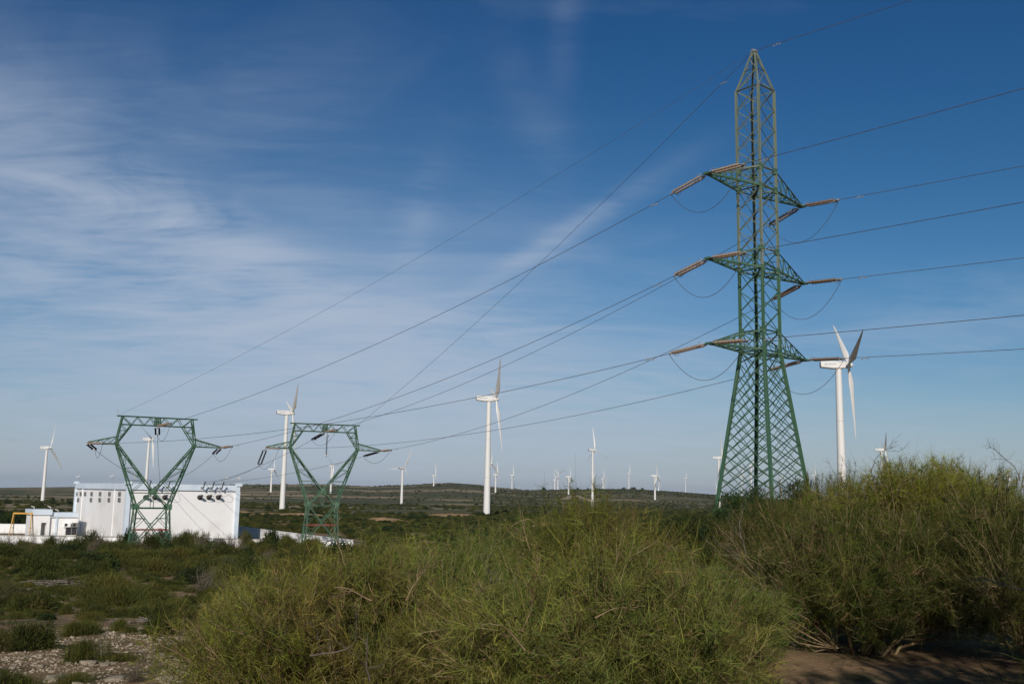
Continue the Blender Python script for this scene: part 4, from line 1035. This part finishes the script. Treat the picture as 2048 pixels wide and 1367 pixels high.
for q in range(64):
    pxx = -40 + q * 10.8 + rnd.uniform(-6, 6); dpt = rnd.uniform(124, 143); x, y = at(pxx, dpt); k = rnd.choice([0, 0, 2, 4, 5, 5, 5, 2]); s = rnd.uniform(1.3, 2.2)
    if abs(pxx - 297) < 30 and dpt < 134: s *= .8
    yt = rnd.uniform(1050, 1084) if k != 5 else rnd.uniform(1040, 1070)
    zx = ('left of the outbuilding', 'before the outbuilding', 'before the grey building face', 'at the left cat-head pylon', 'before the sunlit building face', 'before the side wall')[sum(pxx > v for v in (60, 150, 250, 345, 470))]
    put_shrub(k, x, y, s, (z_at((x, y), yt) - tz(x, y)) / MESH_H[k], f'{"large" if s > 1.8 else "middling" if s > 1.5 else "small"} {KW[k]} shrub {"close to" if dpt > 134 else "in front of"} the white wall, {zx}', f'{KW[k]} shrubs along the white wall')
cnt = 0; tries = 0
while cnt < 232 and tries < 20000:
    tries += 1
    dpt = 13 + (rnd.random() ** 1.05) * 112; pxx = rnd.uniform(-60, 1560)
    if pxx > 700 and dpt < 22: continue
    x, y = at(pxx, dpt)
    s = rnd.uniform(.7, 1.45) * (1 + dpt / 160); zone = vnoise(np.array(x), np.array(y), .22, 5.0)
    if zone < -.55 and dpt < 70: continue
    if not free(x, y, s): continue
    # keep the compound, pylon feet and clearing open
    gx, gy = proj((x, y, tz(x, y)))
    if gy > 1215 and gx < 450: continue
    if dpt > 146 and x < near_corner.x + 3: continue
    r_ = rnd.random()
    if dpt > 112 and gx < 620: k = 4 if r_ < .35 else (5 if r_ < .6 else (0 if r_ < .85 else 2)); sz = rnd.uniform(1.1, 1.7)
    else: k = 0 if r_ < .3 else 1 if r_ < .5 else 2 if r_ < .72 else 3 if r_ < .9 else 4 if r_ < .96 else 5; sz = s * rnd.uniform(.7, 1.1)
    if (Vector((x, y)) - Vector((P1.x, P1.y))).length < 3.4 or (Vector((x, y)) - Vector((P2.x, P2.y))).length < 3.0: sz = .6
    put_shrub(k, x, y, s, sz)
    placed.append((x, y, s)); cnt += 1
print('shrubs', cnt)
# dark bushy junipers at the foot of the tall pylon
SJ = shrub('juniper_bush', 131, 1.2, 2.0, 9000, (.16, .03), gB, upw=.8)
for px_, dpt, s, sz, lab in ((1475, 38, 1.0, 1.10, 'dark juniper bush at the left foot of the tall pylon'), (1505, 42, .8, 1.15, 'dark pointed juniper bush between the legs of the tall pylon'),
                        (1592, 40, .95, 1.38, 'dark juniper bush with a high knob at the right foot of the tall pylon'), (1545, 36, .9, .95, 'low dark juniper bush in front of the tall pylon'), (1440, 34, 1.1, .8, 'dark bush left of the foot of the tall pylon'), (1400, 44, 1.2, .7, 'low dark bush well left of the tall pylon foot')):
    x, y = at(px_, dpt); sz = (z_at((x, y), {1475: 975, 1505: 962, 1592: 946, 1545: 985, 1440: 1006, 1400: 1024}[px_]) - tz(x, y)) / max(v.co.z for v in SJ.vertices); o = ob('juniper_bush', SJ, None, (x, y, tz(x, y) - .05)); o.scale = (s, s, sz); o.rotation_euler = (0, 0, px_); tag(o, lab, 'bush', 'dark junipers by the tall pylon')

# ------------------------------------------------------------------ far scrub: one object, instances of the shrubs above
def scatter(name, pts, rot, scl, zsc, idx, sources, label):
    me = bpy.data.meshes.new(name); me.vertices.add(len(pts)); me.vertices.foreach_set('co', np.asarray(pts, np.float32).ravel())
    a = me.attributes.new('srot', 'FLOAT_VECTOR', 'POINT'); rv = np.zeros((len(pts), 3), np.float32); rv[:, 2] = rot; a.data.foreach_set('vector', rv.ravel())
    a = me.attributes.new('sscale', 'FLOAT_VECTOR', 'POINT'); sv = np.stack([scl, scl, zsc], 1).astype(np.float32); a.data.foreach_set('vector', sv.ravel())
    a = me.attributes.new('sidx', 'INT', 'POINT'); a.data.foreach_set('value', np.asarray(idx, np.int32))
    o = ob(name, me); ng = bpy.data.node_groups.new(name + '_nodes', 'GeometryNodeTree')
    ng.interface.new_socket('Geometry', in_out='INPUT', socket_type='NodeSocketGeometry'); ng.interface.new_socket('Geometry', in_out='OUTPUT', socket_type='NodeSocketGeometry')
    N = ng.nodes; L = ng.links; gi = N.new('NodeGroupInput'); go = N.new('NodeGroupOutput'); jn = N.new('GeometryNodeJoinGeometry')
    def attr(nm, ty):
        n = N.new('GeometryNodeInputNamedAttribute'); n.data_type = ty; n.inputs['Name'].default_value = nm; return [s for s in n.outputs if s.enabled][0]
    r_ = attr('srot', 'FLOAT_VECTOR'); s_ = attr('sscale', 'FLOAT_VECTOR'); i_ = attr('sidx', 'INT')
    e2r = N.new('FunctionNodeEulerToRotation'); L.new(r_, e2r.inputs[0])
    for k, src in enumerate(sources):
        oi = N.new('GeometryNodeObjectInfo'); oi.inputs['Object'].default_value = src; oi.transform_space = 'ORIGINAL'; oi.inputs['As Instance'].default_value = True
        ip = N.new('GeometryNodeInstanceOnPoints'); cp = N.new('FunctionNodeCompare'); cp.data_type = 'INT'; cp.operation = 'EQUAL'
        ii = [s for s in cp.inputs if s.enabled]; L.new(i_, ii[0]); ii[1].default_value = k
        L.new(gi.outputs[0], ip.inputs['Points']); L.new(cp.outputs[0], ip.inputs['Selection']); L.new(oi.outputs['Geometry'], ip.inputs['Instance'])
        L.new(e2r.outputs[0], ip.inputs['Rotation']); L.new(s_, ip.inputs['Scale']); L.new(ip.outputs[0], jn.inputs[0])
    L.new(jn.outputs[0], go.inputs[0]); md = o.modifiers.new('scatter', 'NODES'); md.node_group = ng
    tag(o, label, 'scrub', kind='stuff'); return o
SRC = []
for k in range(6):
    SRC.append(next(o for o in bpy.data.objects if o.data == SH[k] and o.name.startswith(kinds[k][0])))
MOUNDS = [(*at(545, 400), 9), (*at(600, 385), 8), (*at(1095, 300), 5), (*at(770, 330), 6), (*at(480, 430), 8), (*at(905, 420), 9)]
def mounds():
    m_soil = noise_mat('orange_soil', (0.26, 0.155, 0.075), (0.36, 0.23, 0.12), .6, rough=.95, bump=.5, bscale=3, c3=(0.10, 0.095, 0.04), scale3=.5)
    for mx, my, mr in MOUNDS:
        v = []; f = []; n = 28; K = 7; rr_ = random.Random(int(mx * 10))
        for k in range(K + 1):
            for i in range(n):
                a = 2 * math.pi * i / n; q = mr * k / K * (1 + .22 * math.sin(2 * a + mx) + .12 * math.sin(5 * a)); x = mx + q * math.cos(a) * 1.3; y = my + q * math.sin(a)
                v.append((x, y, tz(x, y) + 1.5 * (1 - (k / K) ** 2) - .12 + rr_.uniform(-.12, .12)))
        f = [(k * n + i, (k + 1) * n + i, (k + 1) * n + (i + 1) % n, k * n + (i + 1) % n) for k in range(K) for i in range(n)]
        me = bpy.data.meshes.new('dirt_mound'); me.from_pydata(v, [], f); me.materials.append(m_soil); me.polygons.foreach_set('use_smooth', [True] * len(f)); o = ob('dirt_mound', me); o['kind'] = 'structure'
mounds()
def far_points():
    rng = np.random.default_rng(5); out = []
    for (d0, d1, n, s0, s1, thr) in ((20, 150, 6500, .3, .7, -.15), (150, 480, 13000, .9, 1.7, -.6), (480, 1100, 13000, 1.6, 3.0, -.35), (1100, 2450, 20000, 1.3, 2.6, -.1)):
        az = rng.uniform(-.60, .60, n); d = np.sqrt(rng.uniform(d0 ** 2, d1 ** 2, n)); x = d * np.sin(az); y = d * np.cos(az)
        keep = vnoise(x, y, 6.0 / d1, 3.0 + d0) + .5 * vnoise(x, y, 18.0 / d1, 1.0) > thr
        if d0 >= 480: keep &= rng.uniform(0, 1, n) < np.where(x < -.03 * y, .28, 1.0)
        # leave the compound free
        keep &= ~((x > -150) & (x < -22) & (y > 147) & (y < 212) & (x < -24 - (y - 150) * .62 + 3))
        for (tx, ty) in ((PX.x, PX.y),): keep &= np.hypot(x - tx, y - ty) > 3
        for mx, my, mr in MOUNDS: keep &= np.hypot((x - mx), (y - my) * .6) > mr * .9
        x, y, d = x[keep], y[keep], d[keep]; s = rng.uniform(s0, s1, len(x))
        idx = rng.choice(6, len(x), p=[.24, .2, .22, .17, .15, .02] if d0 > 100 else [.2, .2, .25, .25, .05, .05])
        out.append((x, y, s, s * rng.uniform(.6, 1.05, len(x)), idx))
    x, y, s, z, i = (np.concatenate([o[k] for o in out]) for k in range(5))
    return np.stack([x, y, terrain(x, y) - .08 * s], 1), s, z, i
fp, fs_, fz, fi = far_points()
scatter('scrub', fp, np.random.default_rng(2).uniform(0, 6.28, len(fp)), fs_, fz, fi, SRC, 'continuous low dark green scrub covering the plain and far ridge')
# taller dark bushes near the far-left turbine and behind the side wall, single trees on the skyline
for x, y, sc_, z_, lb in ((3.5, .2, 2.05, 3.3, 'dense dark tree right beside the photographer, shading the sand'), (6.2, .9, 1.9, 3.2, 'second dense dark tree farther right of the photographer')):
    o = ob('juniper_tree', SJ, None, (x, y, tz(x, y) - .05)); o.scale = (sc_, sc_, z_); o.rotation_euler = (0, 0, x); tag(o, lb, 'tree')
ridge_trees = [(1088, 976, 2400, 4.5), (1155, 976, 2300, 3.0), (1247, 977, 2350, 3.2), (1266, 976, 2350, 4.2), (1285, 977, 2350, 3.6), (1176, 978, 2350, 2.2)]
for k, (px_, py_, d_, s) in enumerate(ridge_trees):
    x, y = at(px_, d_); r = ob('ridge_tree', SJ, None, (x, y, tz(x, y) - .5)); r.scale = (s * (1.9 if k in (3, 4) else 1.1), s * 1.3, s); r.rotation_euler = (0, 0, k)
    tag(r, ['lone dark tree on the ridge right of the tiniest turbine', 'low dark bush on the ridge above the dirt track', 'leftmost dark tree of the clump on the ridge', 'broad dark tree beside the ridge-top turbine', 'broad dark tree at the right end of the ridge clump', 'small dark bush on the ridge above the end of the track'][k], 'tree', 'dark trees on the ridge')
rng_ = random.Random(3)
for k in range(26):
    pxx = rng_.uniform(-30, 160) if k < 12 else rng_.uniform(480, 1000); dpt = rng_.uniform(215, 300) if k < 12 else rng_.uniform(330, 460)
    x, y = at(pxx, dpt); s = rng_.uniform(2.0, 3.4) * (1 if k < 12 else .9); o = ob('mastic_bush', SH[4], None, (x, y, tz(x, y) - .2)); o.scale = (s * 1.4, s * 1.2, s * (1.15 if k < 12 else .75)); o.rotation_euler = (0, 0, k * 2.1)
    near_t = min(T, key=lambda t: abs(t[0] - pxx) + (0 if t[2] > 25 else 200)); sidew = 'left' if pxx < near_t[0] else 'right'
    tag(o, (f'tall dark bush behind the left back wall, {("just ", "well ", "far ")[min(2, int(abs(pxx - near_t[0]) // 25))]}{sidew} of the turbine foot' if k < 12 else f'{("flat ", "round ")[k % 2]}dark bush on the plain {"just " if abs(pxx - near_t[0]) < 30 else "well "}{sidew} of the turbine {near_t[5].split("turbine ")[1]}'[:78].rsplit(" ", 1)[0]), 'bush', 'tall dark bushes at the far left' if k < 12 else 'dark bushes on the plain')

# pale dirt track on the slope right of centre
def track():
    pts = []
    for px_, d_ in ((1130, 1500), (1138, 1620), (1150, 1700), (1165, 1560), (1190, 1420)):
        pts.append(at(px_, d_))
    pts = np.array(pts); t = np.linspace(0, 1, 60); q = np.stack([np.interp(t, np.linspace(0, 1, 5), pts[:, i]) for i in (0, 1)], 1)
    d = np.gradient(q, axis=0); d /= np.linalg.norm(d, axis=1)[:, None]; s = np.stack([-d[:, 1], d[:, 0]], 1) * 6
    A = q + s; B = q - s; v = []
    for a, b in zip(A, B): v += [(a[0], a[1], tz(a[0], a[1]) + .9), (b[0], b[1], tz(b[0], b[1]) + .9)]
    f = [(2 * i, 2 * i + 1, 2 * i + 3, 2 * i + 2) for i in range(59)]
    me = bpy.data.meshes.new('dirt_track'); me.from_pydata(v, [], f); me.materials.append(noise_mat('pale_track_dirt', (0.36, 0.27, 0.18), (0.44, 0.34, 0.23), .05)); o = ob('dirt_track', me); o['kind'] = 'structure'
track()

# ------------------------------------------------------------------ stones of the clearing, gravel, grass, dead wood
def stone_mesh(seed):
    rng = random.Random(seed); import bmesh
    bm = bmesh.new(); bmesh.ops.create_icosphere(bm, subdivisions=2, radius=1)
    ph = [rng.uniform(0, 6) for _ in range(6)]
    for v in bm.verts:
        c = v.co; k = 1 + .22 * math.sin(c.x * 2.3 + ph[0]) * math.cos(c.y * 2.9 + ph[1]) + .12 * math.sin(c.z * 4 + c.x * 3 + ph[2])
        v.co = Vector((c.x * k * 1.15, c.y * k, c.z * k * .62))
        for ax_, lim in ((0, .85), (1, .8), (2, .42)):      # flattened facets
            if v.co[ax_] > lim: v.co[ax_] = lim + (v.co[ax_] - lim) * .25
    me = bpy.data.meshes.new('stone'); bm.to_mesh(me); bm.free(); me.materials.append(M_stone); me.update(); return me
STN = [stone_mesh(i) for i in range(7)]
def stones():
    r = random.Random(21); n = 0
    fs = .62; fixed = [(178, 1328, .17), (80, 1333, .10), (320, 1317, .12), (210, 1331, .09), (335, 1347, .15), (130, 1310, .09), (300, 1265, .07), (255, 1338, .08), (340, 1360, .14), (110, 1362, .22), (230, 1360, .18)]
    lst = [(a, b, c * fs) for a, b, c in fixed]
    while len(lst) < 290:
        px_ = r.uniform(0, 460); py_ = r.uniform(1232, 1385)
        if px_ < 110 and py_ < 1290: continue
        lst.append((px_, py_, .016 + .05 * r.random() ** 2.6))
    for px_, py_, s in lst:
        x, y = on_ground(px_, py_); o = ob('stone', STN[n % 7], ground, (x, y, tz(x, y) + s * .12)); n += 1
        o.scale = (s * r.uniform(.8, 1.3), s * r.uniform(.8, 1.2), s * r.uniform(.6, 1.0)); o.rotation_euler = (r.uniform(-.25, .25), r.uniform(-.25, .25), r.uniform(0, 6.28))
    # a few paler stones up the slope
stones()
def gravel():
    rng = np.random.default_rng(8); base = STN[0]; 
    ico = np.array([(0, 0, 1), (1, 0, 0), (0, 1, 0), (-1, 0, 0), (0, -1, 0), (0, 0, -.6)], float); fc = np.array([(0, 1, 2), (0, 2, 3), (0, 3, 4), (0, 4, 1), (5, 2, 1), (5, 3, 2), (5, 4, 3), (5, 1, 4)])
    n = 26000; pos = []
    az = rng.uniform(-.53, -.16, n); d = np.sqrt(rng.uniform(7.0 ** 2, 27 ** 2, n)); x = d * np.sin(az); y = d * np.cos(az)
    keep = (vnoise(x, y, 1.3, 6.0) + .7 * vnoise(x, y, 3.1, 2.0) + rng.normal(size=n) * .4 > .02)
    m = 9000; az2 = rng.uniform(-.55, .05, m); d2 = np.sqrt(rng.uniform(27 ** 2, 120 ** 2, m)); x2 = d2 * np.sin(az2); y2 = d2 * np.cos(az2); k2 = vnoise(x2, y2, .25, 2.0) > .35
    X = np.concatenate([x[keep], x2[k2]]); Y = np.concatenate([y[keep], y2[k2]]); dd = np.hypot(X, Y); n = len(X)
    s = np.clip(np.exp(rng.normal(size=n) * .55) * .0105, .004, .05) * np.where(dd > 27, rng.uniform(2, 7, n), np.clip(dd / 11, 1, 2))
    V = ico[None] * s[:, None, None] * rng.uniform(.55, 1.3, (n, 6, 3)); a = rng.uniform(0, 6.28, n); c_, s_ = np.cos(a)[:, None], np.sin(a)[:, None]
    vx = V[..., 0] * c_ - V[..., 1] * s_; vy = V[..., 0] * s_ + V[..., 1] * c_
    V = np.stack([vx + X[:, None], vy + Y[:, None], V[..., 2] * .6 + terrain(X, Y)[:, None]], -1)
    Fc = (fc[None] + (np.arange(n) * 6)[:, None, None]).reshape(-1, 3)
    o = ob('gravel', mesh_np('gravel', V.reshape(-1, 3), [Fc], M_stone)); tag(o, 'pale limestone gravel strewn over the clearing and bare patches', 'gravel', kind='stuff')
gravel()
def grass():
    rng = np.random.default_rng(9); n = 2600; az = rng.uniform(-.56, .56, n); d = np.sqrt(rng.uniform(6.5 ** 2, 45 ** 2, n)); x = d * np.sin(az); y = d * np.cos(az)
    keep = ((vnoise(x, y, 1.1, 2.0) > -.1) & (az < .05)) | ((az >= .05) & (d > 14)); x, y = x[keep], y[keep]; n = len(x); k = 26
    X = np.repeat(x, k) + rng.normal(size=n * k) * .09; Y = np.repeat(y, k) + rng.normal(size=n * k) * .09
    st = np.stack([X, Y, terrain(X, Y) - .01], 1); d_ = np.array([0, 0, 1.]) + rng.normal(size=(n * k, 3)) * .5; d_[:, 2] = np.abs(d_[:, 2]); d_ /= np.linalg.norm(d_, axis=1)[:, None]
    V, Fq, kk = ribbons(st, d_, rng.uniform(.04, .16, n * k), np.full(n * k, .006), .2 * np.ones(n * k), 2, rng)
    cc = np.array([(0.07, 0.09, 0.03), (0.10, 0.11, 0.04), (0.17, 0.14, 0.07)]); col = cc[rng.integers(0, 3, n)].repeat(k, 0) * rng.uniform(.7, 1.2, n * k)[:, None]
    o = ob('grass', mesh_np('grass', V, [Fq], M_leaf, tint=np.repeat(col, kk, 0))); tag(o, 'short sparse grass and weeds on the soil between the shrubs', 'grass', kind='stuff')
grass()
def litter():
    rng = np.random.default_rng(19); n = 22000; az = rng.uniform(-.56, .56, n); d = np.sqrt(rng.uniform(6.0 ** 2, 30 ** 2, n)); x = d * np.sin(az); y = d * np.cos(az)
    st = np.stack([x, y, terrain(x, y) + .012], 1); d_ = rng.normal(size=(n, 3)); d_[:, 2] *= .12; d_ /= np.linalg.norm(d_, axis=1)[:, None]
    V, Fq, kk = ribbons(st, d_, rng.uniform(.03, .22, n), rng.uniform(.004, .012, n), .05 * np.ones(n), 2, rng, .15)
    cc = np.array([(0.10, 0.075, 0.05), (0.17, 0.13, 0.085), (0.05, 0.04, 0.03), (.09, .085, .035)]); o = ob('twig_litter', mesh_np('twig_litter', V, [Fq], M_leaf, tint=np.repeat(cc[rng.integers(0, 4, n)], kk, 0)))
    tag(o, 'fallen twigs and dry litter strewn over the soil', 'litter', kind='stuff')
litter()
def dead_pile(px_, py_, w, n, label, seed, h=.3):
    rng = np.random.default_rng(seed); x, y = on_ground(px_, py_); e = empty('dead_branch_pile', (x, y, tz(x, y)), 0); tag(e, label, 'dead branches')
    for k in range(n):
        L = rng.uniform(.4, 1.1) * w; a = rng.normal() * .35 + (0 if rng.random() < .8 else 1.3); c = np.array([rng.normal() * w * .4, rng.normal() * w * .15, rng.uniform(.03, h)])
        m = 7; t = np.linspace(-.5, .5, m); dirv = np.array([math.cos(a), math.sin(a), rng.normal() * .12])
        pts = c + t[:, None] * dirv * L + np.cumsum(rng.normal(size=(m, 3)) * .03 * w, axis=0) * np.array([.6, .6, .5]); pts[:, 2] = np.maximum(pts[:, 2], .0)
        rr = np.linspace(1, .35, m) * rng.uniform(.010, .030) * w ** .5
        P_ = [pts]; R_ = [rr]
        for q in range(3):
            i0 = rng.integers(2, m - 1); dv = dirv * .5 + rng.normal(size=3) * .5; ln = L * rng.uniform(.15, .35); P_.append(pts[i0] + np.linspace(0, 1, m)[:, None] * dv * ln + np.cumsum(rng.normal(size=(m, 3)) * .012, 0)); R_.append(rr[i0] * np.linspace(.7, .2, m))
        V, Fq = tubes(np.array(P_), np.array(R_), 5); ob('branch', mesh_np('branch', V, [Fq], M_deadwood, smooth_=True), e)
dead_pile(125, 1178, 1.7, 40, 'grey pile of dead branches at the left among green shrubs', 4, .5)
dead_pile(100, 1200, 1.0, 7, 'long grey dead bough lying just in front of the dead branch pile', 5, .15)
dead_pile(278, 1246, .7, 10, 'small heap of dry twigs above the stony clearing', 6, .15)
dead_pile(2035, 1190, 1.0, 14, 'grey dead branches on the sand at the right edge', 8, .4)

# bare and tan boughs showing through the near brooms: parts of the bush they grow in
BROOMS = {o['label']: o for o in bpy.data.objects if o.name.startswith('broom_bush')}
def bough(bush, px_, py_, dpt, L, dirx, seed, mat=M_bark, n=4, spread=.45, r0_=.009, up_=1.0, diry=0.0, label=None):
    b = next(o for l, o in BROOMS.items() if l.startswith(bush))
    rng = np.random.default_rng(seed); p0 = P(px_, py_, dpt + .1); r0_ *= .75; m = 9; paths = []; rads = []
    def grow(p, d, L_, r, lev):
        pts = [p]; dd = d / np.linalg.norm(d)
        for k in range(m - 1):
            dd = dd + rng.normal(size=3) * .16; dd /= np.linalg.norm(dd); pts.append(pts[-1] + dd * L_ / (m - 1))
        pts = np.array(pts); paths.append(pts); rads.append(np.linspace(r, r * .3, m))
        if lev < 3:
            for q in range(n if lev < 2 else 3):
                i0 = rng.integers(2, m); nd = dd * .8 + rng.normal(size=3) * spread; nd[2] += .2 * up_
                grow(pts[i0], nd, L_ * rng.uniform(.35, .65), r * .5, lev + 1)
    grow(np.array([0, 0, 0.]), np.array([dirx, diry, up_]), L, r0_, 0)
    V, Fq = tubes(np.array(paths), np.array(rads), 4)
    o = ob('bare_branch', mesh_np('bare_branch', V, [Fq], mat, smooth_=True)); o.parent = b
    bm_ = Matrix.Translation(b.location) @ Matrix.Rotation(b.rotation_euler.z, 4, 'Z') @ Matrix.Diagonal((*b.scale, 1))
    o.matrix_local = bm_.inverted() @ Matrix.Translation(p0)
    if label: o['label'] = label
bough('tall broom with yellow', 1742, 940, 14.0, .42, .12, 3, M_barkdark, 4, .4, .008, 1.2)
bough('tall broom with yellow', 1700, 1000, 14.2, .45, -.1, 31, M_barkdark, 4, .4, .008, 1.2)
bough('tall broom with thin', 1890, 960, 15.0, .4, .15, 32, M_barkdark, 4, .4, .008, 1.1)
bough('large wispy', 742, 1200, 6.9, .28, -.9, 5, M_bark, 3, .35, .011, .5)
bough('large wispy', 690, 1130, 7.4, .30, -.3, 51, M_bark, 3, .35, .006, 1.0)
bough('large wispy', 620, 1310, 6.6, .34, 1.0, 52, M_barkdark, 3, .4, .012, .1)
bough('large wispy', 740, 1360, 6.4, .3, -.3, 53, M_barkdark, 3, .4, .012, 1.0)
bough('broom bush with bare', 812, 1200, 7.2, .30, .1, 6, M_bark, 4, .4, .009, 1.0)
bough('broom bush with bare', 985, 1215, 7.6, .30, .1, 7, M_deadwood, 5, .4, .008, 1.0)
bough('broom bush rising', 1060, 1100, 9.0, .40, -.15, 9, M_bark, 3, .35, .007, 1.0)
bough('nearest feathery', 1190, 1235, 6.5, .28, .6, 10, M_bark, 2, .3, .010, .35)
bough('nearest feathery', 1050, 1300, 5.9, .22, -.6, 11, M_bark, 3, .4, .009, .6)
bough('nearest feathery', 1330, 1200, 6.6, .30, .7, 12, M_bark, 3, .3, .006, .6)
bough('nearest feathery', 1260, 1120, 6.9, .22, .5, 13, M_bark, 3, .35, .007, .7)
for k in range(9):
    bough('big dark dense', 1590 - 12 * k, 1290 - 22 * k, 10.4, .55, -.75 + .05 * (k % 3), 60 + k, M_bark if k % 2 else M_deadwood, 3, .16, .007, .55 + .07 * k)
bough('feathery broom', 2050, 1180, 8.0, .35, -.9, 15, M_deadwood, 4, .4, .010, .2)
bough('feathery broom', 2040, 960, 8.6, .35, -.3, 14, M_barkdark, 4, .4, .006, 1.0)
# haze
hz = MB(); hz.box((0, 0, 20), (25000, 25000, 170)); hm_ = bpy.data.materials.new('haze'); hm_.use_nodes = True
hn = hm_.node_tree.nodes; hn.clear(); pv = hn.new('ShaderNodeVolumePrincipled'); pv.inputs['Color'].default_value = (.82, .88, .96, 1); pv.inputs['Density'].default_value = HAZE; pv.inputs['Anisotropy'].default_value = .2
ho = hn.new('ShaderNodeOutputMaterial'); hm_.node_tree.links.new(pv.outputs[0], ho.inputs['Volume'])
h_ = ob('haze', hz.mesh('haze', hm_)); h_['kind'] = 'stuff'; h_['label'] = 'thin pale air that veils the far ridge'
